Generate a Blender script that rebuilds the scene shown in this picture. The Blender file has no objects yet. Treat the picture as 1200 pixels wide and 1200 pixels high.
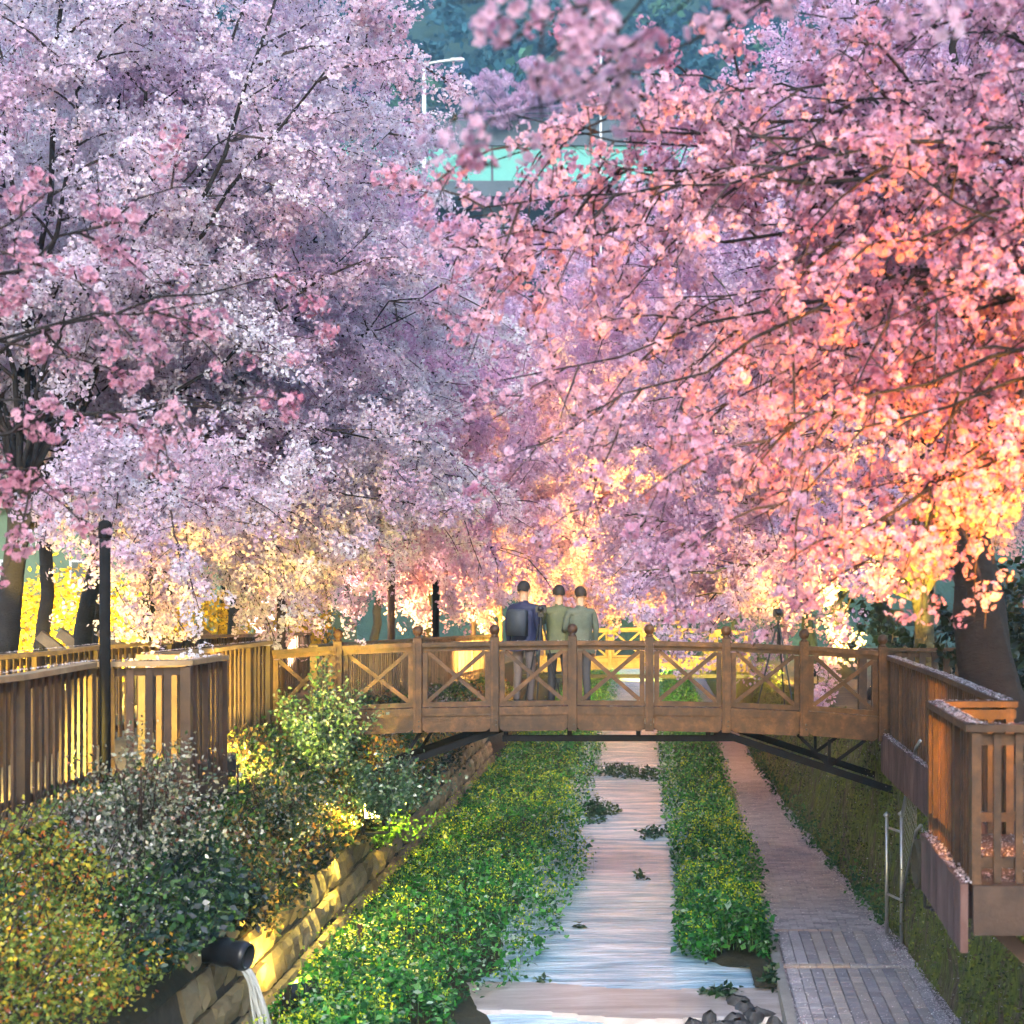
import bpy, math, random
import numpy as np
from mathutils import Vector, Matrix, Quaternion

R = math.radians
rng = np.random.default_rng(11)
random.seed(5)
SC = bpy.context.scene
COL = SC.collection

# ------------------------------------------------------------------ camera, sky, sun, exposure
EYE = 4.2                       # metres above the stream
FOC = 2000.0                    # focal length in pixels of a 1200 px frame
cam_data = bpy.data.cameras.new('camera')
cam_data.sensor_width = 36.0
cam_data.lens = 36.0 * FOC / 1200.0
cam_data.shift_x = -160.0 / 1200.0
cam_data.shift_y = 90.0 / 1200.0
cam_data.clip_start = 0.1
cam_data.clip_end = 3000.0
cam_data.dof.use_dof = True
cam_data.dof.focus_distance = 21.5
cam_data.dof.aperture_fstop = 2.4
cam = bpy.data.objects.new('camera', cam_data)
cam.location = (0, 0, EYE)
cam.rotation_euler = (R(90), 0, 0)
COL.objects.link(cam)
SC.camera = cam

SUN_EL, SUN_AZ = 30.0, 179.0     # azimuth: clockwise from +Y, where the sun stands (behind the camera, along the stream)
world = bpy.data.worlds.new('World')
SC.world = world
world.use_nodes = True
wn = world.node_tree
sky = wn.nodes.new('ShaderNodeTexSky')
sky.sky_type = 'NISHITA'
sky.sun_disc = False
sky.sun_elevation = R(SUN_EL)
sky.sun_rotation = R(SUN_AZ)
sky.air_density = 1.4
sky.dust_density = 1.0
sky.ozone_density = 2.0
wn.links.new(sky.outputs['Color'], wn.nodes['Background'].inputs['Color'])
wn.nodes['Background'].inputs['Strength'].default_value = 0.15

sun_data = bpy.data.lights.new('sun', 'SUN')
sun_data.energy = 1.25
sun_data.angle = R(18)
sun_data.color = (1.0, 0.97, 0.93)
sun = bpy.data.objects.new('sun', sun_data)
sd = Vector((math.sin(R(SUN_AZ)) * math.cos(R(SUN_EL)), math.cos(R(SUN_AZ)) * math.cos(R(SUN_EL)), math.sin(R(SUN_EL))))
sun.rotation_euler = sd.to_track_quat('Z', 'Y').to_euler()
sun.location = (0, 0, 60)
COL.objects.link(sun)

SC.view_settings.view_transform = 'Standard'
SC.view_settings.look = 'None'
SC.view_settings.exposure = 1.62
SC.view_settings.gamma = 1.0
SC.view_settings.use_curve_mapping = False
SC.cycles.max_bounces = 6
SC.cycles.diffuse_bounces = 4
SC.cycles.transmission_bounces = 4
SC.cycles.transparent_max_bounces = 8
SC.cycles.sample_clamp_indirect = 6.0
SC.cycles.use_denoising = True
SC.cycles.use_adaptive_sampling = True
SC.cycles.adaptive_threshold = 0.08
SC.cycles.adaptive_min_samples = 16


# ------------------------------------------------------------------ materials
def new_mat(name):
    m = bpy.data.materials.new(name)
    m.use_nodes = True
    nt = m.node_tree
    return m, nt, nt.nodes['Principled BSDF'], nt.nodes['Material Output']


def ramp(nt, fac, stops):
    r = nt.nodes.new('ShaderNodeValToRGB')
    el = r.color_ramp.elements
    while len(el) < len(stops):
        el.new(0.5)
    for e, (p, c) in zip(el, stops):
        e.position = p
        e.color = (*c, 1)
    nt.links.new(fac, r.inputs[0])
    return r.outputs[0]


def noise(nt, scale, detail=4, rough=0.6, vec=None, stretch=None, coord='Object'):
    n = nt.nodes.new('ShaderNodeTexNoise')
    n.inputs['Scale'].default_value = scale
    n.inputs['Detail'].default_value = detail
    n.inputs['Roughness'].default_value = rough
    tc = nt.nodes.new('ShaderNodeTexCoord')
    src = tc.outputs[coord] if coord != 'World' else nt.nodes.new('ShaderNodeNewGeometry').outputs['Position']
    if stretch:
        mp = nt.nodes.new('ShaderNodeMapping')
        mp.inputs['Scale'].default_value = stretch
        nt.links.new(src, mp.inputs['Vector'])
        src = mp.outputs[0]
    nt.links.new(src, n.inputs['Vector'])
    return n.outputs['Fac']


def bump(nt, bs, height, strength=0.4, dist=0.02):
    b = nt.nodes.new('ShaderNodeBump')
    b.inputs['Strength'].default_value = strength
    b.inputs['Distance'].default_value = dist
    nt.links.new(height, b.inputs['Height'])
    nt.links.new(b.outputs[0], bs.inputs['Normal'])


def mix_rgb(nt, fac, a, b, blend='MIX'):
    m = nt.nodes.new('ShaderNodeMix')
    m.data_type = 'RGBA'
    m.blend_type = blend
    for sock, v in ((m.inputs[0], fac), (m.inputs[6], a), (m.inputs[7], b)):
        if hasattr(v, 'is_linked'):
            nt.links.new(v, sock)
        elif isinstance(v, (int, float)):
            sock.default_value = v
        else:
            sock.default_value = (*v, 1)
    return m.outputs[2]


def surf(name, stops, scale=6.0, rough=0.7, stretch=None, bstr=0.4, bdist=0.01, coord='Object', rnd=0.0, fine=None, metal=0.0):
    m, nt, bs, out = new_mat(name)
    n = noise(nt, scale, 6, 0.65, stretch=stretch, coord=coord)
    c = ramp(nt, n, stops)
    if rnd:
        oi = nt.nodes.new('ShaderNodeObjectInfo')
        mr = nt.nodes.new('ShaderNodeMapRange')
        mr.inputs[3].default_value = 1 - rnd
        mr.inputs[4].default_value = 1 + rnd
        nt.links.new(oi.outputs['Random'], mr.inputs[0])
        c = mix_rgb(nt, 1.0, c, mr.outputs[0], 'MULTIPLY')
    nt.links.new(c, bs.inputs['Base Color'])
    bs.inputs['Roughness'].default_value = rough
    bs.inputs['Metallic'].default_value = metal
    h = noise(nt, fine or scale * 3, 6, 0.7, stretch=stretch, coord=coord)
    bump(nt, bs, h, bstr, bdist)
    return m


M = {}
M['wood'] = surf('brown_wood', [(0.28, (0.018, 0.007, 0.002)), (0.5, (0.06, 0.025, 0.008)), (0.75, (0.15, 0.068, 0.024))], 7, 0.55, (1, 1, 1), 0.7, 0.008, 'World', 0.32, 45)
M['wood_dark'] = surf('dark_brown_wood', [(0.25, (0.028, 0.014, 0.009)), (0.6, (0.07, 0.036, 0.022)), (0.85, (0.12, 0.068, 0.045))], 5, 0.6, (1, 1, 1), 0.5, 0.006, 'World', 0.3, 40)
M['wood_pale'] = surf('weathered_pale_wood', [(0.25, (0.17, 0.11, 0.06)), (0.6, (0.33, 0.23, 0.13)), (0.85, (0.45, 0.35, 0.22))], 4, 0.7, (1, 1, 1), 0.5, 0.006, 'World', 0.3, 40)
M['wood_grey'] = surf('grey_fascia_wood', [(0.3, (0.04, 0.016, 0.013)), (0.5, (0.095, 0.045, 0.038)), (0.75, (0.18, 0.105, 0.095))], 5, 0.75, (1, 1, 0.4), 0.5, 0.006, 'World', 0.2, 30)
M['black'] = surf('black_painted_metal', [(0.3, (0.012, 0.012, 0.014)), (0.8, (0.03, 0.03, 0.034))], 8, 0.4, None, 0.1, 0.002)
M['iron'] = surf('dull_black_iron', [(0.3, (0.006, 0.006, 0.007)), (0.8, (0.016, 0.015, 0.015))], 8, 0.85, None, 0.2, 0.003)
M['iron'].node_tree.nodes['Principled BSDF'].inputs['Specular IOR Level'].default_value = 0.15
M['steel'] = surf('brushed_steel', [(0.3, (0.45, 0.44, 0.43)), (0.8, (0.62, 0.61, 0.6))], 12, 0.35, None, 0.05, 0.001, metal=0.85)
M['white_metal'] = surf('white_painted_metal', [(0.3, (0.72, 0.74, 0.76)), (0.8, (0.85, 0.86, 0.88))], 3, 0.5, None, 0.05, 0.001)
M['bark'] = surf('dark_cherry_bark', [(0.3, (0.008, 0.006, 0.006)), (0.6, (0.02, 0.015, 0.014)), (0.85, (0.055, 0.043, 0.038))], 5, 0.85, (1, 1, 2.0), 1.0, 0.03, 'Object', 0, 14)
M['bark_pale'] = surf('yellowish_cherry_bark', [(0.3, (0.04, 0.034, 0.016)), (0.55, (0.14, 0.12, 0.05)), (0.85, (0.28, 0.25, 0.12))], 5, 0.85, (1, 1, 1.5), 1.0, 0.03, 'Object', 0, 12)  # paler and yellower than the dark cherry bark
M['twig'] = surf('twig_bark', [(0.3, (0.018, 0.011, 0.012)), (0.8, (0.055, 0.034, 0.032))], 20, 0.8, None, 0.2, 0.002)
M['twig_grey'] = surf('grey_bare_twig', [(0.3, (0.13, 0.11, 0.10)), (0.8, (0.26, 0.23, 0.21))], 12, 0.8, None, 0.3, 0.003)
M['soil'] = surf('bank_soil', [(0.3, (0.02, 0.022, 0.01)), (0.6, (0.05, 0.045, 0.022)), (0.85, (0.09, 0.075, 0.04))], 3, 0.95, None, 1.0, 0.05, 'World')
M['yard'] = surf('yard_ground', [(0.3, (0.13, 0.10, 0.06)), (0.6, (0.22, 0.17, 0.10)), (0.85, (0.30, 0.25, 0.17))], 1.5, 0.95, None, 0.6, 0.02, 'World', 0, 30)
M['stone'] = surf('tan_wall_stone', [(0.2, (0.13, 0.10, 0.06)), (0.5, (0.30, 0.235, 0.13)), (0.8, (0.42, 0.35, 0.22))], 2.6, 0.85, None, 0.9, 0.02, 'World', 0.28, 18)
M['joint'] = surf('wall_joint_mortar', [(0.3, (0.05, 0.045, 0.03)), (0.8, (0.12, 0.10, 0.07))], 8, 0.95, None, 0.6, 0.02, 'World')
M['paver'] = surf('grey_paver', [(0.25, (0.30, 0.28, 0.31)), (0.55, (0.42, 0.395, 0.43)), (0.85, (0.53, 0.505, 0.54))], 4, 0.85, None, 0.5, 0.004, 'World', 0.13, 60)
M['paver_dark'] = surf('dark_grey_paver', [(0.25, (0.23, 0.215, 0.245)), (0.55, (0.31, 0.295, 0.33)), (0.85, (0.40, 0.385, 0.42))], 4, 0.85, None, 0.5, 0.004, 'World', 0.13, 60)
M['paver_pale'] = surf('pale_paver', [(0.25, (0.32, 0.285, 0.285)), (0.55, (0.41, 0.37, 0.365)), (0.85, (0.50, 0.46, 0.455))], 4, 0.85, None, 0.5, 0.004, 'World', 0.10, 60)
M['paver_pink'] = surf('pinkish_paver', [(0.25, (0.42, 0.31, 0.26)), (0.55, (0.52, 0.40, 0.34)), (0.85, (0.58, 0.47, 0.41))], 4, 0.85, None, 0.5, 0.004, 'World', 0.10, 60)
M['path'] = surf('path_bedding', [(0.25, (0.17, 0.15, 0.16)), (0.6, (0.26, 0.235, 0.25)), (0.85, (0.36, 0.33, 0.35))], 5, 0.9, None, 0.5, 0.006, 'World', 0, 50)
M['concrete'] = surf('grey_concrete', [(0.25, (0.20, 0.19, 0.18)), (0.55, (0.31, 0.30, 0.29)), (0.85, (0.42, 0.40, 0.38))], 2.5, 0.85, None, 0.5, 0.01, 'World', 0, 30)
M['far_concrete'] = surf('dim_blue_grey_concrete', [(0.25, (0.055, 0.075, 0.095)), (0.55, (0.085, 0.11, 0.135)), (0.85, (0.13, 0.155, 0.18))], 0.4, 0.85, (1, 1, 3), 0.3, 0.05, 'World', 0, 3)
M['sill'] = surf('brown_concrete_sill', [(0.25, (0.27, 0.235, 0.235)), (0.5, (0.42, 0.38, 0.385)), (0.75, (0.62, 0.61, 0.64))], 2.0, 0.28, (0.5, 3, 1), 0.5, 0.01, 'World', 0, 20)
M['rock'] = surf('wet_dark_rock', [(0.3, (0.03, 0.03, 0.035)), (0.6, (0.10, 0.10, 0.11)), (0.85, (0.3, 0.3, 0.31))], 5, 0.5, None, 1.0, 0.04, 'World', 0.2, 12)
M['plastic'] = surf('black_ribbed_plastic', [(0.3, (0.012, 0.013, 0.018)), (0.8, (0.03, 0.032, 0.04))], 8, 0.32, None, 0.1, 0.002)
M['mint'] = surf('mint_green_panel', [(0.3, (0.075, 0.33, 0.29)), (0.8, (0.12, 0.42, 0.37))], 0.6, 0.6, None, 0.1, 0.01, 'World')
M['green_wall'] = surf('pale_green_render', [(0.3, (0.08, 0.13, 0.08)), (0.8, (0.12, 0.18, 0.11))], 0.8, 0.85, None, 0.2, 0.01, 'World')
M['sign'] = surf('pinkish_sign_board', [(0.3, (0.62, 0.42, 0.33)), (0.8, (0.72, 0.52, 0.43))], 3, 0.6, None, 0.1, 0.002)
M['ink'] = surf('grey_sign_print', [(0.3, (0.25, 0.2, 0.2)), (0.8, (0.32, 0.26, 0.26))], 6, 0.7)
M['hill'] = surf('wooded_hill_ground', [(0.3, (0.012, 0.04, 0.035)), (0.6, (0.03, 0.075, 0.05)), (0.85, (0.05, 0.10, 0.06))], 0.08, 0.95, None, 1.0, 1.0, 'World', 0, 0.5)
M['glass'] = surf('dark_window_glass', [(0.3, (0.03, 0.05, 0.055)), (0.8, (0.06, 0.08, 0.09))], 1, 0.15)


def moss_mat():
    m, nt, bs, out = new_mat('mossy_retaining_wall')
    a = noise(nt, 3.0, 8, 0.7, stretch=(1, 1, 0.35), coord='World')
    b = noise(nt, 20.0, 8, 0.75, stretch=(1, 1, 0.35), coord='World')
    base = ramp(nt, b, [(0.32, (0.018, 0.015, 0.010)), (0.5, (0.14, 0.105, 0.06)), (0.75, (0.36, 0.29, 0.19))])
    moss = ramp(nt, b, [(0.3, (0.035, 0.05, 0.008)), (0.5, (0.15, 0.19, 0.028)), (0.72, (0.36, 0.38, 0.07))])
    f = ramp(nt, a, [(0.38, (0, 0, 0)), (0.55, (1, 1, 1))])
    nt.links.new(mix_rgb(nt, f, base, moss), bs.inputs['Base Color'])
    bs.inputs['Roughness'].default_value = 0.95
    bump(nt, bs, b, 1.0, 0.06)
    return m


M['moss'] = moss_mat()


def leaf_mat(name, trans=0.35, rough=0.5):
    """colour comes from the 'tint' attribute: leaf colour, some with glints or hill haze put in"""
    m, nt, bs, out = new_mat(name)
    at = nt.nodes.new('ShaderNodeAttribute')
    at.attribute_name = 'tint'
    nt.links.new(at.outputs['Color'], bs.inputs['Base Color'])
    bs.inputs['Roughness'].default_value = rough
    tr = nt.nodes.new('ShaderNodeBsdfTranslucent')
    nt.links.new(at.outputs['Color'], tr.inputs['Color'])
    mx = nt.nodes.new('ShaderNodeMixShader')
    mx.inputs[0].default_value = trans
    nt.links.new(bs.outputs[0], mx.inputs[1])
    nt.links.new(tr.outputs[0], mx.inputs[2])
    nt.links.new(mx.outputs[0], out.inputs['Surface'])
    return m


M['leaf'] = leaf_mat('leaf_surface')
M['leaf_gloss'] = leaf_mat('glossy_leaf_surface', 0.15, 0.28)
M['petal_ground'] = leaf_mat('fallen_petal_surface', 0.2, 0.7)
M['moss_leaf'] = leaf_mat('moss_surface', 0.1, 0.9)
M['far_leaf'] = leaf_mat('hill_leaf_surface', 0.2, 0.8)


def blossom_mat(name, pale, deep, heart, trans=0.48):
    """tint = (distance from the flower's centre, flower random, cluster random, 1 on leaflets and calyx)"""
    m, nt, bs, out = new_mat(name)
    at = nt.nodes.new('ShaderNodeAttribute')
    at.attribute_name = 'tint'
    sp = nt.nodes.new('ShaderNodeSeparateColor')
    nt.links.new(at.outputs['Color'], sp.inputs[0])
    tn = nt.nodes.new('ShaderNodeAttribute')
    tn.attribute_type = 'INSTANCER'
    tn.attribute_name = 'tone'
    c = ramp(nt, tn.outputs['Fac'], [(0.0, deep), (0.5, tuple((a + b) / 2 for a, b in zip(pale, deep))), (1.0, pale)])
    c = mix_rgb(nt, ramp(nt, sp.outputs[0], [(0.0, (0.75, 0.75, 0.75)), (0.35, (0.0, 0.0, 0.0))]), c, heart)
    lf = ramp(nt, sp.outputs[1], [(0.0, (0.035, 0.045, 0.01)), (0.5, (0.07, 0.025, 0.018)), (1.0, (0.10, 0.075, 0.02))])  # leaflet browns, darkened to paint shade between the flowers
    c = mix_rgb(nt, at.outputs['Alpha'], c, lf)
    nt.links.new(c, bs.inputs['Base Color'])
    bs.inputs['Roughness'].default_value = 0.7
    bs.inputs['Specular IOR Level'].default_value = 0.2
    tr = nt.nodes.new('ShaderNodeBsdfTranslucent')
    nt.links.new(c, tr.inputs['Color'])
    mx = nt.nodes.new('ShaderNodeMixShader')
    mx.inputs[0].default_value = trans
    nt.links.new(bs.outputs[0], mx.inputs[1])
    nt.links.new(tr.outputs[0], mx.inputs[2])
    nt.links.new(mx.outputs[0], out.inputs['Surface'])
    return m


M['bloom_white'] = blossom_mat('white_blossom', (0.80, 0.80, 0.88), (0.68, 0.50, 0.66), (0.36, 0.10, 0.17))
M['bloom_lilac'] = blossom_mat('pale_lilac_blossom', (0.80, 0.66, 0.83), (0.66, 0.40, 0.60), (0.34, 0.07, 0.15))
M['bloom_pink'] = blossom_mat('pink_blossom', (0.80, 0.58, 0.72), (0.62, 0.28, 0.42), (0.30, 0.05, 0.08))
M['bloom_rose'] = blossom_mat('rose_blossom', (0.76, 0.48, 0.60), (0.58, 0.22, 0.33), (0.32, 0.06, 0.10))


def water_mat():
    m, nt, bs, out = new_mat('silky_stream_water')
    a = noise(nt, 1.0, 6, 0.6, stretch=(0.9, 3.6, 1), coord='World')
    b = noise(nt, 1.0, 4, 0.6, stretch=(2.2, 9.0, 1), coord='World')
    mx = nt.nodes.new('ShaderNodeMath')
    mx.operation = 'ADD'
    nt.links.new(a, mx.inputs[0])
    nt.links.new(b, mx.inputs[1])
    h = mx.outputs[0]
    c = ramp(nt, a, [(0.36, (0.24, 0.42, 0.58)), (0.5, (0.43, 0.61, 0.76)), (0.64, (0.74, 0.85, 0.94))])  # blue and white streaks painted in place of sky reflections on ripples
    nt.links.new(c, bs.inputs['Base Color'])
    bs.inputs['Roughness'].default_value = 0.24
    bs.inputs['Specular IOR Level'].default_value = 0.5
    bs.inputs['IOR'].default_value = 1.33
    bump(nt, bs, h, 0.9, 0.06)
    return m


M['water'] = water_mat()


def jet_mat():
    m, nt, bs, out = new_mat('falling_water')
    n = noise(nt, 3.0, 4, 0.6, stretch=(6, 6, 0.6))
    nt.links.new(ramp(nt, n, [(0.3, (0.7, 0.72, 0.7)), (0.7, (0.9, 0.91, 0.9))]), bs.inputs['Base Color'])
    bs.inputs['Roughness'].default_value = 0.25
    bs.inputs['Transmission Weight'].default_value = 0.5
    bs.inputs['IOR'].default_value = 1.33
    return m


M['jet'] = jet_mat()


def plain(name, col, rough=0.7):
    return surf(name, [(0.3, tuple(c * 0.8 for c in col)), (0.75, tuple(min(1, c * 1.15) for c in col))], 14, rough, None, 0.25, 0.004)


def emit_mat(name, col, strength):
    m, nt, bs, out = new_mat(name)
    bs.inputs['Base Color'].default_value = (0.8, 0.8, 0.8, 1)
    bs.inputs['Emission Color'].default_value = (*col, 1)
    bs.inputs['Emission Strength'].default_value = strength
    return m


# ------------------------------------------------------------------ object helpers
def link(name, mesh, mat=None, parent=None):
    o = bpy.data.objects.new(name, mesh)
    if mat is not None and len(mesh.materials) == 0:
        mesh.materials.append(M[mat] if isinstance(mat, str) else mat)
    COL.objects.link(o)
    if parent is not None:
        o.parent = parent
    return o


def tag(o, label=None, cat=None, group=None, kind=None):
    for k, v in (('label', label), ('category', cat), ('group', group), ('kind', kind)):
        if v:
            o[k] = v
    return o


def empty(name, loc=(0, 0, 0), label=None, cat=None, group=None):
    o = bpy.data.objects.new(name, None)
    o.location = loc
    o.empty_display_size = 0.2
    COL.objects.link(o)
    return tag(o, label, cat, group)


class MB:
    """collects faces for ONE mesh"""
    def __init__(s):
        s.v, s.f = [], []

    def add(s, vs, fs):
        b = len(s.v)
        s.v += [tuple(p) for p in vs]
        s.f += [tuple(i + b for i in f) for f in fs]
        return s

    def box(s, c, d, rot=None, bev=0.0):
        hx, hy, hz = d[0] / 2, d[1] / 2, d[2] / 2
        if bev <= 0:
            vs = [Vector((x, y, z)) for x in (-hx, hx) for y in (-hy, hy) for z in (-hz, hz)]
            fs = [(0, 1, 3, 2), (4, 6, 7, 5), (0, 4, 5, 1), (2, 3, 7, 6), (0, 2, 6, 4), (1, 5, 7, 3)]
        else:   # chamfer the top edges and the corners a little
            b = min(bev, hx * 0.45, hy * 0.45, hz * 0.9)
            vs = []
            for z, k in ((-hz, 0), (hz - b, 0), (hz, b)):
                vs += [Vector((-hx + k, -hy + k, z)), Vector((hx - k, -hy + k, z)), Vector((hx - k, hy - k, z)), Vector((-hx + k, hy - k, z))]
            fs = [(3, 2, 1, 0), (8, 9, 10, 11)]
            for a in (0, 4):
                for i in range(4):
                    j = (i + 1) % 4
                    fs.append((a + i, a + j, a + 4 + j, a + 4 + i))
        q = rot if rot is not None else Quaternion()
        c = Vector(c)
        return s.add([q @ p + c for p in vs], fs)

    def beam(s, p, q, w, h, up=(0, 0, 1)):
        """rectangular bar from p to q, w across, h along the up direction"""
        p, q = Vector(p), Vector(q)
        t = (q - p).normalized()
        a = t.cross(Vector(up))
        if a.length < 1e-5:
            a = t.cross(Vector((0, 1, 0)))
        a.normalize()
        u = a.cross(t).normalized()
        vs = []
        for e in (p, q):
            for sa, su in ((-1, -1), (1, -1), (1, 1), (-1, 1)):
                vs.append(e + a * (sa * w / 2) + u * (su * h / 2))
        return s.add(vs, [(3, 2, 1, 0), (4, 5, 6, 7), (0, 1, 5, 4), (1, 2, 6, 5), (2, 3, 7, 6), (3, 0, 4, 7)])

    def tube(s, pts, rad, n=8, caps=True):
        pts = [Vector(p) for p in pts]
        if not hasattr(rad, '__len__'):
            rad = [rad] * len(pts)
        t0 = (pts[1] - pts[0]).normalized()
        a = t0.orthogonal().normalized()
        vs = []
        for i, p in enumerate(pts):
            t = (pts[min(i + 1, len(pts) - 1)] - pts[max(i - 1, 0)]).normalized()
            a = (a - t * a.dot(t))
            a = a.normalized() if a.length > 1e-6 else t.orthogonal().normalized()
            b = t.cross(a)
            for k in range(n):
                th = 2 * math.pi * k / n
                vs.append(p + (a * math.cos(th) + b * math.sin(th)) * rad[i])
        fs = []
        for i in range(len(pts) - 1):
            for k in range(n):
                k2 = (k + 1) % n
                fs.append((i * n + k, i * n + k2, (i + 1) * n + k2, (i + 1) * n + k))
        if caps:
            fs.append(tuple(range(n - 1, -1, -1)))
            fs.append(tuple((len(pts) - 1) * n + k for k in range(n)))
        return s.add(vs, fs)

    def lathe(s, prof, n=16, c=(0, 0, 0)):
        c = Vector(c)
        vs = [c + Vector((r * math.cos(2 * math.pi * k / n), r * math.sin(2 * math.pi * k / n), z)) for r, z in prof for k in range(n)]
        fs = []
        for i in range(len(prof) - 1):
            for k in range(n):
                k2 = (k + 1) % n
                fs.append((i * n + k, i * n + k2, (i + 1) * n + k2, (i + 1) * n + k))
        fs.append(tuple(range(n - 1, -1, -1)))
        fs.append(tuple((len(prof) - 1) * n + k for k in range(n)))
        return s.add(vs, fs)

    def mesh(s, name, smooth=False):
        me = bpy.data.meshes.new(name)
        me.from_pydata(s.v, [], s.f)
        if smooth:
            me.polygons.foreach_set('use_smooth', [True] * len(me.polygons))
        me.update()
        return me

    def build(s, name, mat, parent=None, smooth=False):
        return link(name, s.mesh(name, smooth), mat, parent)


def np_mesh(name, V, F, tint=None, smooth=False):
    """mesh from an (n,3) array and an (m,k) array of k-gons, with a colour attribute"""
    me = bpy.data.meshes.new(name)
    k = F.shape[1]
    me.vertices.add(len(V))
    me.vertices.foreach_set('co', np.ascontiguousarray(V, dtype=np.float32).ravel())
    me.loops.add(F.size)
    me.loops.foreach_set('vertex_index', np.ascontiguousarray(F, dtype=np.int32).ravel())
    me.polygons.add(len(F))
    me.polygons.foreach_set('loop_start', np.arange(0, F.size, k, dtype=np.int32))
    if smooth:
        me.polygons.foreach_set('use_smooth', np.ones(len(F), dtype=bool))
    if tint is not None:
        a = me.attributes.new('tint', 'FLOAT_COLOR', 'POINT')
        a.data.foreach_set('color', np.ascontiguousarray(tint, dtype=np.float32).ravel())
    me.update(calc_edges=True)
    return me


def rand_rot(n, rg, tilt=None):
    """n random rotation matrices; with tilt, only turned about z and tilted by about that many radians"""
    if tilt is None:
        q = rg.normal(size=(n, 4))
        q /= np.linalg.norm(q, axis=1)[:, None]
    else:
        az = rg.uniform(0, 2 * np.pi, n)
        ta = rg.uniform(0, 2 * np.pi, n)
        t = np.abs(rg.normal(0, tilt, n)) / 2
        qz = np.stack([np.cos(az / 2), 0 * az, 0 * az, np.sin(az / 2)], 1)
        qt = np.stack([np.cos(t), np.sin(t) * np.cos(ta), np.sin(t) * np.sin(ta), 0 * t], 1)
        w1, x1, y1, z1 = qt.T
        w2, x2, y2, z2 = qz.T
        q = np.stack([w1 * w2 - x1 * x2 - y1 * y2 - z1 * z2, w1 * x2 + x1 * w2 + y1 * z2 - z1 * y2,
                      w1 * y2 - x1 * z2 + y1 * w2 + z1 * x2, w1 * z2 + x1 * y2 - y1 * x2 + z1 * w2], 1)
    w, x, y, z = q.T
    m = np.empty((n, 3, 3))
    m[:, 0, 0] = 1 - 2 * (y * y + z * z); m[:, 0, 1] = 2 * (x * y - z * w); m[:, 0, 2] = 2 * (x * z + y * w)
    m[:, 1, 0] = 2 * (x * y + z * w); m[:, 1, 1] = 1 - 2 * (x * x + z * z); m[:, 1, 2] = 2 * (y * z - x * w)
    m[:, 2, 0] = 2 * (x * z - y * w); m[:, 2, 1] = 2 * (y * z + x * w); m[:, 2, 2] = 1 - 2 * (x * x + y * y)
    return m


def scatter(tv, tf, pos, rot, scale, col):
    """copies of a template (tv verts, tf faces) at pos; col (n,3 or 4) one colour for each copy"""
    n, nv = len(pos), len(tv)
    V = np.einsum('nij,vj->nvi', rot, tv) * np.asarray(scale).reshape(-1, 1, 1) + pos[:, None, :]
    F = tf[None] + (np.arange(n) * nv)[:, None, None]
    if col.shape[1] == 3:
        col = np.concatenate([col, np.ones((n, 1))], 1)
    T = np.repeat(col[:, None, :], nv, 1)
    return V.reshape(-1, 3), F.reshape(-1, tf.shape[1]), T.reshape(-1, 4)


def join_parts(parts):
    V, F, T, b = [], [], [], 0
    for v, f, t in parts:
        V.append(v); F.append(f + b); T.append(t)
        b += len(v)
    return np.concatenate(V), np.concatenate(F), np.concatenate(T)


def in_view(P, mx=0.16, my=0.14, top=0.12):
    """points the photograph, or a view a step to the side, could show"""
    y = np.maximum(P[:, 1], 0.5)
    px = (760 + FOC * P[:, 0] / y) / 1200
    py = (690 - FOC * (P[:, 2] - EYE) / y) / 1200
    return (px > -mx) & (px < 1 + mx) & (py > -top) & (py < 1 + my) & (P[:, 1] > 2)


# value noise for terrain and colour patches
_perm = rng.random((64, 64))


def vnoise(x, y):
    xi, yi = np.floor(x).astype(int), np.floor(y).astype(int)
    fx, fy = x - xi, y - yi
    fx, fy = fx * fx * (3 - 2 * fx), fy * fy * (3 - 2 * fy)
    g = lambda a, b: _perm[a % 64, b % 64]
    return (g(xi, yi) * (1 - fx) + g(xi + 1, yi) * fx) * (1 - fy) + (g(xi, yi + 1) * (1 - fx) + g(xi + 1, yi + 1) * fx) * fy


def fbm(x, y, o=4):
    s, a = 0, 0.5
    for i in range(o):
        s = s + a * vnoise(x * 2 ** i + 7.3 * i, y * 2 ** i + 3.1 * i)
        a *= 0.5
    return s / 0.9375


# ------------------------------------------------------------------ the lie of the land
def deck_l(y):                    # the left walkway falls gently away beyond the bridge
    return 2.45 - max(0.0, y - 23.5) * 0.02


def deck_r(y):
    return 2.42 - max(0.0, y - 23.5) * 0.02


def lerp_tab(tab):
    xs, ys = zip(*tab)
    return lambda y: float(np.interp(y, xs, ys))


path_l = lerp_tab([(10, 1.30), (16.5, 1.40), (20.5, 1.50), (30, 1.66), (46, 1.88), (90, 1.9)])
path_r = lerp_tab([(10, 2.94), (20, 2.90), (27, 2.66), (33, 2.56), (46, 2.52), (90, 2.5)])
wall_top_r = lerp_tab([(10, 3.12), (22, 3.10), (46, 2.95), (90, 2.9)])
WALL_BASE, WALL_TOP = -3.62, -4.15
PATH_Z = 0.14


def sheet(name, xs_of, ys, zf, mat, nx=2, kind='structure', jitter=None, smooth=True):
    V, F = [], []
    for y in ys:
        a, b = xs_of(y)
        for i in range(nx):
            x = a + (b - a) * i / (nx - 1)
            V.append((x, y, zf(x, y)))
    for j in range(len(ys) - 1):
        for i in range(nx - 1):
            k = j * nx + i
            F.append((k, k + 1, k + nx + 1, k + nx))
    me = bpy.data.meshes.new(name)
    me.from_pydata(V, [], F)
    if smooth:
        me.polygons.foreach_set('use_smooth', [True] * len(F))
    me.update()
    return tag(link(name, me, mat), kind=kind)


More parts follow.
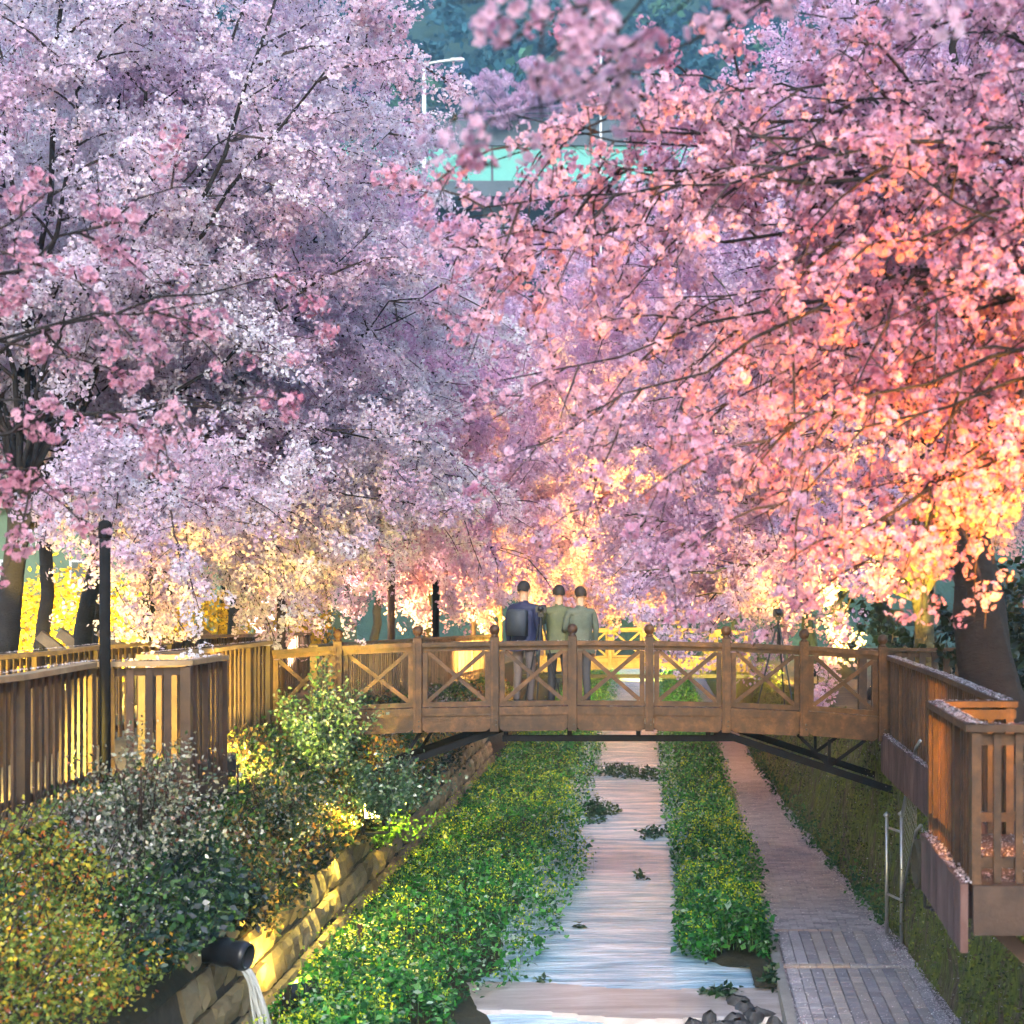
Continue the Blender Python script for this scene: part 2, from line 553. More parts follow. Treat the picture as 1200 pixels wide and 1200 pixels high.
YS = [2, 6, 10, 13, 16, 18, 20, 22, 24, 27, 30, 34, 38, 43, 48, 55, 62, 70, 80, 92]
tag(link('ground', MB().add([(-900, -200, -0.6), (900, -200, -0.6), (900, 1500, -0.6), (-900, 1500, -0.6)], [(0, 1, 2, 3)]).mesh('ground'), 'soil'), kind='structure')
sheet('left_walkway', lambda y: (-90, -4.62), YS, lambda x, y: deck_l(y) - 0.03, 'yard', 2)
sheet('right_walkway', lambda y: (3.02, 90), YS, lambda x, y: deck_r(y) - 0.03, 'yard', 2)
sheet('bank', lambda y: (-4.75, -3.80), [4 + 0.5 * i for i in range(150)],
      lambda x, y: 1.0 + (deck_l(y) - 1.0) * min(1, max(0, (-3.8 - x) / 0.9)) - 0.05, 'soil', 8)
water_ys = list(np.arange(9, 92, 0.25))


def water_z(x, y):
    z = 0.02 + 0.012 * math.sin(x * 2.1 + y * 1.7) + 0.010 * math.sin(y * 5.3 + 1.4 * math.sin(x * 1.3 + y))
    if y < 17.6:
        z -= min(0.10, (17.6 - y) * 0.12)
    return z


sheet('stream_water', lambda y: (-2.9, 1.9), water_ys, water_z, 'water', 26)
sheet('stream_bed', lambda y: (-3.9, 1.9), [4, 90], lambda x, y: -0.35, 'soil', 2)

# concrete sill across the stream in the foreground
sl = MB()
for i in range(14):
    x0, x1 = -2.0 + i * 0.26, -2.0 + (i + 1) * 0.26
    ya = 17.0 + 0.10 * math.sin(i * 0.7) - 0.03 * i
    sl.add([(x0, ya, 0.0), (x1, ya - 0.03, 0.0), (x1, ya + 0.95, 0.055), (x0, ya + 0.98, 0.055), (x0, ya - 0.04, -0.3), (x1, ya - 0.07, -0.3)],
           [(0, 1, 2, 3), (4, 5, 1, 0)])
tag(sl.build('stream_sill', 'sill'), kind='structure')

# left strip of earth under the plants and its edge
sheet('plant_bed', lambda y: (-3.75, -1.55), [6 + 0.5 * i for i in range(160)],
      lambda x, y: 0.16 * min(1, max(0, (-1.55 - x) / 0.4)) - 0.05 + 0.03 * math.sin(3 * x + 2 * y), 'soil', 10)
sheet('verge', lambda y: (0.55 if y > 19 else 1.1, path_l(y) - 0.02), [17.6 + 0.5 * i for i in range(140)],
      lambda x, y: 0.13 * min(1, max(0, (x - 0.5) / 0.3)) - 0.04, 'soil', 8)

# ------------------------------------------------------------------ paved path
path = sheet('path', lambda y: (path_l(y), path_r(y) + 0.15), YS, lambda x, y: PATH_Z - 0.028, 'path', 2)
kerb = MB()
for j in range(len(YS) - 1):
    a, b = YS[j], YS[j + 1]
    if b < 14:
        continue
    kerb.beam((path_l(a) - 0.05, a, PATH_Z - 0.10), (path_l(b) - 0.05, b, PATH_Z - 0.10), 0.10, 0.24)
tag(kerb.build('kerb', 'concrete'), kind='structure')

pav_meshes = {}


def paver_mesh(w, l, mat):
    k = (round(w, 3), round(l, 3), mat)
    if k not in pav_meshes:
        me = MB().box((0, 0, -0.02), (w, l, 0.04), bev=0.006).mesh('paver')
        me.materials.append(M[mat])
        pav_meshes[k] = me
    return pav_meshes[k]


def put_paver(x, y, w, l, mat, z=0.0):
    o = bpy.data.objects.new('paver', paver_mesh(w, l, mat))
    o.location = (x, y, PATH_Z + z + rng.normal(0, 0.0015))
    o.rotation_euler = (rng.normal(0, 0.004), rng.normal(0, 0.004), rng.normal(0, 0.006))
    COL.objects.link(o)
    o.parent = path


STR_W, GAP = 0.128, 0.009
n_pav = 0
for sec, (ya, yb) in enumerate(((15.9, 18.38), (18.52, 20.25))):
    rows = int((yb - ya) / 0.215)
    for r in range(rows):
        y = ya + (r + 0.5) * 0.215
        shift = 0.18 * max(0, (18.4 - y)) * 0.35
        nc = int((path_r(y) - path_l(y) - 0.03) / STR_W)
        for c in range(nc):
            x = path_l(y) + 0.03 + (c + 0.5) * STR_W
            if c < 2 or c > nc - 2:
                mat = 'paver'
            else:
                mat = 'paver_dark' if c % 2 == 0 else 'paver_pale'
            put_paver(x, y, STR_W - GAP, 0.215 - GAP, mat)
            n_pav += 1
    y = yb + 0.06
    for c in range(8):
        w = (path_r(y) - path_l(y)) / 8
        put_paver(path_l(y) + (c + 0.5) * w, y, w - GAP, 0.105, 'paver_pink' if c < 4 else 'paver')
        n_pav += 1
y, r = 20.42, 0
rest = {'paver': MB(), 'paver_dark': MB()}
while y < 36:
    nc = int((path_r(y) - path_l(y)) / 0.2) + 1
    for c in range(nc):
        x = path_l(y) + (c + 0.5 - 0.5 * (r % 2)) * 0.2
        w = 0.2 - GAP
        if x - w / 2 < path_l(y):
            d = path_l(y) - (x - w / 2); w -= d; x += d / 2
        if w < 0.05 or x > path_r(y) + 0.06:
            continue
        mat = 'paver_dark' if rng.random() < 0.3 else 'paver'
        if n_pav < 300:
            put_paver(x, y, round(w, 2) if w < 0.18 else w, 0.108 - GAP, mat)
            n_pav += 1
        else:
            rest[mat].box((x, y, PATH_Z - 0.02 + rng.normal(0, 0.0015)), (w, 0.108 - GAP, 0.04))
    y += 0.108
    r += 1
for k, mb in rest.items():
    tag(mb.build('paving', k, path), kind='stuff')
sheet('far_path', lambda yy: (path_l(yy), path_r(yy)), [35.9, 40, 50, 60, 75, 90], lambda x, yy: PATH_Z, 'paver', 2)

# ------------------------------------------------------------------ retaining walls
def wall_strip(name, base_f, top_f, z0_f, z1_f, ys, mat, nz=14, amp=0.05, seed=0, flip=1):
    V, F = [], []
    for y in ys:
        for k in range(nz):
            t = k / (nz - 1)
            z = z0_f(y) + (z1_f(y) - z0_f(y)) * t
            x = base_f(y) + (top_f(y) - base_f(y)) * t
            d = ((float(fbm(np.array(y * 1.6 + seed), np.array(z * 2.2))) - 0.5) * 2 + (float(fbm(np.array(y * 6.5 + seed), np.array(z * 2.6 + 31))) - 0.5) * 1.7) * amp * (1 - 0.8 * (t > 0.97))
            V.append((x + d * flip, y, z))
    for j in range(len(ys) - 1):
        for k in range(nz - 1):
            a = j * nz + k
            F.append((a, a + 1, a + nz + 1, a + nz))
    me = bpy.data.meshes.new(name)
    me.from_pydata(V, [], F)
    me.polygons.foreach_set('use_smooth', [True] * len(F))
    me.update()
    return link(name, me, mat)


rw_ys = [8 + 0.085 * i for i in range(300)] + [33.6 + 0.3 * i for i in range(55)] + [51 + 2 * i for i in range(21)]
rw = wall_strip('retaining_wall', path_r, wall_top_r, lambda y: 0.0, lambda y: deck_r(y) - 0.04, rw_ys, 'moss', 30, 0.065, 3)
tag(rw, 'mossy retaining wall rising from the paved path', 'wall')
lw = wall_strip('retaining_wall', lambda y: WALL_BASE - 0.05, lambda y: WALL_BASE + (WALL_TOP - WALL_BASE) * 0.55 - 0.05, lambda y: -0.1, lambda y: 1.34, [5 + 0.4 * i for i in range(215)], 'joint', 8, 0.01, 9)
tag(lw, 'tan stone block wall under hanging ivy beside the yellow flowers', 'wall')
st_meshes = []
for k in range(8):
    mb = MB().box((0, 0, 0), (0.10, 1, 1))
    me = bpy.data.meshes.new('stone')
    rr = random.Random(k)
    L, H = 0.46, 0.315
    vs, n = [], 5
    for i in range(n):
        for j in range(n):
            u, v = (i / (n - 1) - 0.5) * (L - 0.022), (j / (n - 1) - 0.5) * (H - 0.02)
            edge = i in (0, n - 1) or j in (0, n - 1)
            vs.append((rr.uniform(0.030, 0.062) if not edge else rr.uniform(0.0, 0.018), u + rr.uniform(-0.006, 0.006), v + rr.uniform(-0.006, 0.006)))
    fs = [(i * n + j, (i + 1) * n + j, (i + 1) * n + j + 1, i * n + j + 1) for i in range(n - 1) for j in range(n - 1)]
    bl = len(vs)
    ring = [i for i in range(n)] + [k2 * n + n - 1 for k2 in range(1, n)] + [(n - 1) * n + j for j in range(n - 2, -1, -1)] + [k2 * n for k2 in range(n - 2, 0, -1)]
    vs += [(-0.06, vs[i][1], vs[i][2]) for i in ring]
    fs += [(ring[i], ring[(i + 1) % len(ring)], bl + (i + 1) % len(ring), bl + i) for i in range(len(ring))]
    me.from_pydata(vs, [], fs)
    me.materials.append(M['stone'])
    me.update()
    st_meshes.append(me)
bat = math.atan2(WALL_BASE - WALL_TOP, 2.55)
for row in range(5):
    z = -0.02 + row * 0.315 + 0.15
    x = WALL_BASE + (WALL_TOP - WALL_BASE) * (z / 2.5)
    for k in range(57):
        y = 14.2 + (k + 0.5 * (row % 2)) * 0.46
        o = bpy.data.objects.new('stone', st_meshes[rng.integers(8)])
        o.location = (x + rng.normal(0, 0.006) - 0.02, y, z)
        o.rotation_euler = (rng.choice([0, math.pi]), -bat, 0)
        if o.rotation_euler[0] > 1:
            o.rotation_euler = (math.pi, bat, 0)
        COL.objects.link(o)
        o.parent = lw

# ------------------------------------------------------------------ the footbridge
BY = 21.05                         # plane of the front railing
POSTS = [315, 397, 490, 580, 671, 761, 851, 942, 1034]
S = FOC / BY
PX = [(p - 760) / S for p in POSTS]
RAIL = [EYE - d for d in (0.755, 0.70, 0.66, 0.645, 0.635, 0.64, 0.66, 0.70, 0.765)]   # cap height at each post


def build_bridge(name, label, px, rail, y0, depth, mat, dark, full=True, wide=1.0):
    root = empty(name, ((px[0] + px[-1]) / 2, y0, rail[0] - 1.1), label, 'bridge')
    off = Vector(root.location)
    inv = Matrix.Translation(-off)

    def put(nm, mb, mt, parent=root, smooth=False):
        o = mb.build(nm, mt, parent, smooth)
        o.matrix_parent_inverse = inv if parent is root else Matrix()
        return o
    h = 0.93 * wide
    for i, (x, z) in enumerate(zip(px, rail)):
        if i in (0,) and full:
            mb = MB().box((x, y0, z - 0.62), (0.10, 0.10, 1.3))
        else:
            mb = MB().box((x, y0 - 0.03, z - 0.53 * wide), (0.105, 0.11, 1.16 * wide))
        p = put('post', mb, mat)
        if full:
            b = MB().box((x - 0.028, y0 - 0.0905, z - 0.5), (0.022, 0.012, 1.02))
            put('post_batten', b, mat)
            for dz in (-0.97, -1.03):
                put('bolt', MB().tube([(x + 0.02, y0 - 0.083, z + dz), (x + 0.02, y0 - 0.103, z + dz)], 0.012, 6), 'black')
        if i > 0 or not full:
            f = MB().lathe([(0.030, 0), (0.046, 0.008), (0.046, 0.02), (0.028, 0.032), (0.05, 0.05), (0.062, 0.078), (0.064, 0.10), (0.055, 0.13), (0.034, 0.15), (0.008, 0.158)],
                           16, (x, y0 - 0.03, z + 0.047 * wide))
            put('finial', f, mat, smooth=True)
    for i in range(len(px) - 1):
        x0, x1, z0, z1 = px[i] + 0.055, px[i + 1] - 0.055, rail[i], rail[i + 1]
        put('top_rail', MB().beam((x0, y0 - 0.02, z0 - 0.03), (x1, y0 - 0.02, z1 - 0.03), 0.11, 0.055), mat)
        put('panel_rail', MB().beam((x0, y0, z0 - 0.087), (x1, y0, z1 - 0.087), 0.05, 0.055), mat)
        put('panel_rail', MB().beam((x0, y0, z0 - h + 0.16), (x1, y0, z1 - h + 0.16), 0.05, 0.06), mat)
        put('bottom_rail', MB().beam((x0, y0 - 0.015, z0 - h + 0.07), (x1, y0 - 0.015, z1 - h + 0.07), 0.09, 0.10), mat)
        for sx, xx, zz in ((1, x0, z0), (-1, x1, z1)):
            put('stile', MB().box((xx + sx * 0.034, y0 + 0.001, zz - h / 2 + 0.026), (0.062, 0.048, h - 0.30)), mat)
        ax, bx = x0 + 0.066, x1 - 0.066
        put('brace', MB().beam((ax, y0 - 0.014, z0 - h + 0.20), (bx, y0 - 0.014, z1 - 0.125), 0.026, 0.05), mat)
        put('brace', MB().beam((ax, y0 + 0.014, z0 - 0.125), (bx, y0 + 0.014, z1 - h + 0.20), 0.026, 0.05), mat)
        # fascia board below, ends chamfered
        zf0, zf1 = z0 - h - 0.075, z1 - h - 0.075
        t, hh = 0.05, 0.105
        a, b = x0 + 0.002, x1 - 0.002
        prof = [(a, zf0 + hh), (b, zf1 + hh), (b, zf1 - hh + 0.04), (b - 0.05, zf1 - hh), (a + 0.05, zf0 - hh), (a, zf0 - hh + 0.04)]
        fb = MB().add([(x, y0 - 0.04, z) for x, z in prof] + [(x, y0 + 0.01, z) for x, z in prof],
                      [tuple(range(6)), tuple(range(11, 5, -1))] + [((k + 1) % 6, k, k + 6, (k + 1) % 6 + 6) for k in range(6)])
        put('fascia_board', fb, mat)
    # deck planks
    x = px[0] - 0.3
    me = MB().box((0, 0, 0), (0.138, depth, 0.04)).mesh('deck_plank')
    me.materials.append(M[dark])
    while x < px[-1] + 0.25:
        z = float(np.interp(x, px, rail)) - h - 0.01
        o = bpy.data.objects.new('deck_plank', me)
        o.location = (x - off.x, depth / 2 + 0.02, z - off.z)
        COL.objects.link(o)
        o.parent = root
        x += 0.145
    return root, put


bridge, bput = build_bridge('footbridge', 'arched brown wooden footbridge with cross-braced panels and ball-topped posts over the stream', PX, RAIL, BY, 2.3, 'wood', 'wood_dark')


def bx(px, py, y):                                             # a point in the plane of the bridge's steelwork
    return ((px - 760) / FOC * y, y, EYE - (py - 690) / FOC * y)


for yy in (BY + 0.12, BY + 1.9):
    bput('steel_beam', MB().beam(bx(588, 866, BY)[:1] + (yy, bx(588, 866, BY)[2]), bx(862, 866, BY)[:1] + (yy, bx(862, 866, BY)[2]), 0.07, 0.075), 'iron')
    for hx in (592, 667, 748, 830):
        p, q = bx(hx, 852, BY), bx(hx, 866, BY)
        bput('hanger', MB().beam((p[0], yy, p[2] + 0.03), (q[0], yy, q[2]), 0.055, 0.055), 'iron')
    for a, b in (((592, 853), (425, 912)), ((838, 858), (1068, 934))):
        p, q = bx(*a, BY), bx(*b, BY)
        bput('strut', MB().beam((p[0], yy + 0.002, p[2]), (q[0], yy + 0.002, q[2]), 0.075, 0.085), 'iron')
    for a, b in (((940, 866), (973, 899)), ((973, 868), (973, 900)), ((1016, 868), (973, 899)), ((492, 858), (470, 893))):
        p, q = bx(*a, BY), bx(*b, BY)
        bput('brace_bar', MB().beam((p[0], yy - 0.003, p[2]), (q[0], yy - 0.003, q[2]), 0.035, 0.04), 'iron')

# the farther bridge
FY = 46.0
fpx = [-2.9 + 0.93 * i for i in range(7)]
frl = [EYE - 1.14 + 0.10 * math.sin(math.pi * i / 6) for i in range(7)]
bridge2, b2put = build_bridge('footbridge', 'small pale brown footbridge with cross-braced railing seen far behind the arched bridge', fpx, frl, FY, 2.0, 'wood_pale', 'wood_dark', full=False)
b2put('steel_beam', MB().beam((-3.6, FY + 0.1, EYE - 2.36), (3.0, FY + 0.1, EYE - 2.36), 0.10, 0.10), 'black')

# ------------------------------------------------------------------ railings
bal_cache = {}


def railing(name, label, pts, mat, capmat, height, dz_f, spacing=0.14, bw=0.085, bt=0.03, drop=0.08, group=None, cat='railing', post_every=11, wavy=0.0):
    """board railing along pts (x, y): one child for each baluster, post, cap length and bottom rail"""
    root = empty(name, (pts[0][0], pts[0][1], dz_f(pts[0][1])), label, cat, group)
    off = Vector(root.location)
    key = (mat, height, bw, bt, drop)
    if key not in bal_cache:
        me = MB().box((0, 0, (height - 0.05 - drop) / 2), (bw, bt, height - 0.05 + drop)).mesh('baluster')
        me.materials.append(M[mat])
        pm = MB().box((0, 0, (height - 0.05 - drop - 0.05) / 2), (bw * 1.25, 0.09, height - 0.05 + drop + 0.05)).mesh('post')
        pm.materials.append(M[mat])
        bal_cache[key] = (me, pm)
    bm, pm = bal_cache[key]
    cnt = 0
    for (x0, y0), (x1, y1) in zip(pts[:-1], pts[1:]):
        L = math.hypot(x1 - x0, y1 - y0)
        ang = math.atan2(y1 - y0, x1 - x0)
        n = max(1, round(L / spacing))
        for i in range(n + 1):
            t = i / n
            x, y = x0 + (x1 - x0) * t, y0 + (y1 - y0) * t
            post = i in (0, n) or cnt % post_every == 0
            cnt += 1
            if i == n and (x1, y1) != pts[-1]:
                continue
            o = bpy.data.objects.new('post' if post else 'baluster', pm if post else bm)
            o.location = Vector((x, y, dz_f(y))) - off
            o.rotation_euler = (0, 0, ang + rng.normal(0, 0.03))
            COL.objects.link(o)
            o.parent = root
        ns = max(1, round(L / 1.6))
        for i in range(ns):
            a, b = i / ns, (i + 1) / ns
            pa, pb = (x0 + (x1 - x0) * a, y0 + (y1 - y0) * a), (x0 + (x1 - x0) * b, y0 + (y1 - y0) * b)
            wa, wb = wavy * math.sin(pa[1] * 1.3), wavy * math.sin(pb[1] * 1.3)
            za, zb = dz_f(pa[1]) + height + wa, dz_f(pb[1]) + height + wb
            e = 0.05 if (i == 0 or i == ns - 1) else 0.0
            d = Vector((x1 - x0, y1 - y0, 0)).normalized() * e
            o = MB().beam(Vector((*pa, za - 0.02)) - off - (d if i == 0 else d * 0), Vector((*pb, zb - 0.02)) - off + (d if i == ns - 1 else d * 0), 0.125, 0.045).build('rail_cap', capmat, root)
            nrm = Vector((-(y1 - y0), x1 - x0, 0)).normalized() * 0.035
            MB().beam(Vector((*pa, za - 0.095)) - off + nrm, Vector((*pb, zb - 0.095)) - off + nrm, 0.035, 0.07).build('under_rail', mat, root)
            MB().beam(Vector((*pa, za - height + 0.10)) - off + nrm, Vector((*pb, zb - height + 0.10)) - off + nrm, 0.035, 0.07).build('bottom_rail', mat, root)
    return root


LH = 1.10
railing('railing', 'weathered board railing with a jutting corner along the shrubby bank in front of the bridge',
        [(-4.85, 11.5), (-4.88, 14.95), (-4.13, 15.25), (-4.13, 16.5), (-4.95, 16.75), (-4.82, 18.9), (-4.68, 20.95)], 'wood_dark', 'wood_pale', LH, deck_l, 0.16, 0.062, 0.02, 0.12, 'board railings of the walkways', wavy=0.012)
railing('railing', 'pale board railing running on behind the arched bridge',
        [(-4.62, 23.6), (-4.55, 30.0), (-4.3, 38.0), (-4.1, 45.9)], 'wood_pale', 'wood_pale', 0.98, deck_l, 0.20, 0.07, 0.02, 0.1, 'board railings of the walkways')
railing('railing', 'outer board railing between the walkway and the dark tree trunks',
        [(-6.42, 12.0), (-6.30, 19.6), (-6.05, 21.5), (-6.4, 23.2), (-6.6, 33.0)], 'wood_dark', 'wood_pale', LH, deck_l, 0.17, 0.07, 0.02, 0.0, 'board railings of the walkways', wavy=0.01)
RH = 0.95
railing('railing', 'orange-lit brown board railing with a viewing platform jutting out over the paved path',
        [(2.99, 21.1), (2.86, 16.5), (2.66, 12.6), (2.11, 12.6), (2.00, 10.45), (3.6, 10.38)], 'wood', 'wood', RH, deck_r, 0.135, 0.045, 0.035, 0.02, 'board railings of the walkways', post_every=9)
railing('railing', 'low board railing across the walkway behind the bridge end, lit yellow',
        [(3.03, 24.2), (4.6, 24.4)], 'wood', 'wood', RH, deck_r, 0.17, 0.09, 0.03, 0.0, 'board railings of the walkways')

# fascia planks hanging below the right railing and platform: parts of the deck edge
wf = empty('walkway_edge', (2.9, 16.5, 2.4), 'petal-dusted grey plank edge below the orange-lit railing', 'deck')
wo = Vector(wf.location)


def fascia(pts, h, mat, w=0.30):
    for (x0, y0), (x1, y1) in zip(pts[:-1], pts[1:]):
        L = math.hypot(x1 - x0, y1 - y0)
        n = max(1, round(L / w))
        for i in range(n):
            a, b = (i + 0.012) / n, (i + 0.988) / n
            pa, pb = Vector((x0 + (x1 - x0) * a, y0 + (y1 - y0) * a, 2.40 - h / 2 + rng.normal(0, 0.004))), Vector((x0 + (x1 - x0) * b, y0 + (y1 - y0) * b, 2.40 - h / 2 + rng.normal(0, 0.004)))
            MB().beam(pa - wo, pb - wo, 0.045 + abs(rng.normal(0, 0.004)), h).build('fascia_plank', mat, wf)


fascia([(2.90, 21.15), (2.77, 16.5), (2.57, 12.66)], 0.46, 'wood_grey')
fascia([(2.04, 12.62), (1.925, 10.40)], 0.42, 'wood_grey')
fascia([(1.95, 10.365), (3.6, 10.30)], 0.30, 'wood_dark', 1.2)
for i in range(15):   # platform boards
    y = 10.48 + i * 0.145
    MB().box(Vector((2.85, y, 2.375)) - wo, (1.7, 0.135, 0.035)).build('deck_plank', 'wood_dark', wf)
for i in range(58):
    y = 12.68 + i * 0.147
    xa = 2.66 + (y - 12.6) * 0.039 - 0.03
    MB().box(Vector((xa + 0.5, y, 2.375)) - wo, (1.0, 0.137, 0.035)).build('deck_plank', 'wood_dark', wf)
for yy in (10.7, 12.3):
    MB().beam(Vector((2.0, yy, 2.22)) - wo, Vector((3.3, yy, 2.22)) - wo, 0.09, 0.16).build('joist', 'wood_dark', wf)
    MB().beam(Vector((2.1, yy, 2.15)) - wo, Vector((3.0, yy, 1.3)) - wo, 0.09, 0.09).build('support_strut', 'wood_dark', wf)
# left platform deck
pl = empty('walkway_edge', (-4.5, 15.8, 2.4), 'dark plank floor of the jutting corner platform above the shrubs', 'deck')
po = Vector(pl.location)
for i in range(10):
    MB().box(Vector((-4.52, 15.32 + i * 0.135, 2.42)) - po, (0.86, 0.128, 0.035)).build('deck_plank', 'wood_dark', pl)
MB().beam(Vector((-4.95, 15.2, 2.33)) - po, Vector((-4.1, 15.22, 2.33)) - po, 0.05, 0.14).build('joist', 'wood_dark', pl)
MB().beam(Vector((-4.10, 15.25, 2.33)) - po, Vector((-4.10, 16.55, 2.33)) - po, 0.05, 0.14).build('joist', 'wood_dark', pl)
MB().box(Vector((-4.16, 15.27, 1.9)) - po, (0.1, 0.1, 1.0)).build('support_post', 'wood_dark', pl)

# ------------------------------------------------------------------ steel stair gate and handrail by the path
g = empty('stair_rail', (2.86, 20.1, PATH_Z), 'stainless steel gate frame and sloping handrail standing by the mossy wall', 'handrail')
for i, (x, y, h) in enumerate(((2.80, 20.05, 1.38), (2.90, 19.55, 1.46))):
    MB().tube([(x - 2.86, y - 20.1, 0), (x - 2.86, y - 20.1, h)], 0.024, 10).build('post', 'steel', g, True)
    MB().lathe([(0.026, 0), (0.045, 0.012), (0.045, 0.03), (0.02, 0.05), (0.004, 0.065)], 12, (x - 2.86, y - 20.1, h)).build('post_cap', 'steel', g, True)
for z in (0.48, 1.26):
    MB().tube([(-0.06, -0.05, z), (0.04, -0.55, z + 0.01)], 0.016, 8).build('rung', 'steel', g, True)
MB().tube([(0.045, -0.56, 1.46), (0.03, -1.7, 2.35), (0.03, -2.0, 2.45)], 0.024, 10).build('handrail_tube', 'steel', g, True)
MB().tube([(0.045, -0.56, 0.55), (0.03, -1.7, 1.45), (0.03, -2.0, 1.55)], 0.02, 8).build('lower_tube', 'steel', g, True)
wm = MB()
for i in range(13):
    t = i / 12
    wm.tube([(0.045 - 0.015 * t, -0.58 - 1.12 * t, 0.57 + 0.88 * t), (0.045 - 0.015 * t, -0.58 - 1.12 * t, 1.44 + 0.88 * t)], 0.003, 4)
for i in range(9):
    d = 0.09 * (i + 1)
    wm.tube([(0.045, -0.58, 0.57 + d), (0.03, -1.7, 1.45 + d)], 0.003, 4)
wm.build('wire_mesh', 'steel', g)

# round drain opening in the right wall
d = empty('drain_opening', (2.97, 18.3, 1.25), 'round dark drain opening in the mossy wall under the platform', 'drain')
prof = []
n = 24
ring = MB()
vs, fs = [], []
for i in range(n):
    a = 2 * math.pi * i / n
    for r_, x_ in ((0.27, -0.10), (0.22, -0.12), (0.20, 0.0), (0.20, 0.35), (0.27, 0.1)):
        vs.append((x_, r_ * math.cos(a), r_ * math.sin(a)))
for i in range(n):
    j = (i + 1) % n
    for k in range(5):
        k2 = (k + 1) % 5
        if k == 3:
            continue
        fs.append((i * 5 + k, j * 5 + k, j * 5 + k2, i * 5 + k2))
ring.add(vs, fs).build('collar', 'joint', d)
MB().add([(0.30, 0.2 * math.cos(2 * math.pi * i / n), 0.2 * math.sin(2 * math.pi * i / n)) for i in range(n)], [tuple(range(n))]).build('pipe_dark_disc', 'black', d)  # black disc standing in for the shade deep inside the pipe

# ------------------------------------------------------------------ black pipe and falling water on the left
PXp, PYp, PZp = -3.42, 14.6, 1.05
p = empty('drain_pipe', (PXp, PYp, PZp), 'black ribbed plastic drain pipe poking out of the ivy', 'pipe')
prof = []
for i in range(25):
    x = -1.0 + i * 1.0 / 24
    prof.append((0.115 + (0.012 if (i // 2) % 2 else 0.0), x))
vs, fs, n = [], [], 20
prof2 = prof + [(0.10, 0.0), (0.10, -0.5)]
for r_, x_ in prof2:
    for k in range(n):
        a = 2 * math.pi * k / n
        vs.append((x_, r_ * math.cos(a), r_ * math.sin(a)))
for i in range(len(prof2) - 1):
    for k in range(n):
        k2 = (k + 1) % n
        fs.append((i * n + k, i * n + k2, (i + 1) * n + k2, (i + 1) * n + k))
fs.append(tuple((len(prof2) - 1) * n + k for k in range(n)))
o = MB().add(vs, fs).build('pipe_wall', 'plastic', p, True)
p.rotation_euler = (0, R(8), R(-14))
jet = MB()
rj = random.Random(3)
for s in range(16):
    yo, sp, fall, rr_ = rj.uniform(-0.055, 0.055), rj.uniform(0.24, 0.38), rj.uniform(1.0, 1.2), rj.uniform(0.005, 0.013)
    pts_, rad_ = [], []
    for i in range(16):
        t = i / 15
        pts_.append((PXp - 0.12 + sp * t ** 0.75 + 0.012 * math.sin(9 * t + s), PYp + 0.02 + yo * (1 - 0.25 * t) + 0.012 * math.sin(7 * t + 2 * s), PZp - 0.09 - fall * t ** 2.2))
        rad_.append(rr_ * (0.75 + 0.5 * math.sin(6 * t + s * 1.7) ** 2))
    jet.tube(pts_, rad_, 7)
for s in range(60):
    c_ = Vector((PXp + rj.uniform(0.05, 0.32), PYp + rj.uniform(-0.12, 0.14), PZp - rj.uniform(0.35, 1.1)))
    r_ = rj.uniform(0.004, 0.010)
    jet.tube([c_ + Vector((0, 0, r_ * 1.6)), c_, c_ - Vector((0, 0, r_ * 1.6))], [r_ * 0.4, r_, r_ * 0.4], 5)
tag(jet.build('water_jet', 'jet', None, True), 'pale arc of water falling from the black drain pipe', 'water', kind='stuff')
tag(MB().box((-3.08, 18.2, 0.32), (0.06, 0.06, 0.62), bev=0.01).build('marker_stake', 'wood_dark'), 'short dark wooden stake among the leaves at the foot of the wall', 'stake')

# ------------------------------------------------------------------ lamp posts along the left walkway
def lamp_post(x, y, z0, h, r, label, mat='iron'):
    root = empty('lamp_post', (x, y, z0), label, 'lamp post', 'slim posts along the walkway')
    MB().tube([(0, 0, 0), (0, 0, h)], r, 14).build('pole', mat, root, True)
    MB().lathe([(r * 1.01, 0), (r * 1.22, 0.004), (r * 1.22, 0.12), (r * 1.05, 0.14), (r * 0.5, 0.155)], 14, (0, 0, h - 0.13)).build('cap', mat, root, True)
    MB().lathe([(r * 1.8, -0.02), (r * 1.8, 0.015), (r * 1.2, 0.03)], 14).build('base_plate', mat, root)
    MB().lathe([(r * 1.12, 0), (r * 1.12, 0.03)], 14, (0, 0, h * 0.52)).build('band', mat, root)
    return root


lamp_post(-4.72, 14.82, 2.3, 2.47, 0.047, 'tall black post rising from the jutting corner of the railing')
lamp_post(-4.95, 23.0, 2.4, 1.9, 0.06, 'black post standing at the left end of the arched bridge', 'wood_dark')
lamp_post(-4.72, 31.3, deck_l(31), 2.55, 0.07, 'brown post third along the walkway, half hidden by blossoms', 'wood_dark')
lamp_post(-4.55, 36.5, deck_l(36), 2.7, 0.075, 'black post with a knob standing behind the pale railing')
lamp_post(-4.45, 43.3, deck_l(43), 2.3, 0.07, 'brown post in front of the orange glow behind the pale railing', 'wood_dark')
lamp_post(-4.6, 53.0, deck_l(53), 2.2, 0.07, 'farthest thin brown post behind the bridge', 'wood_dark')

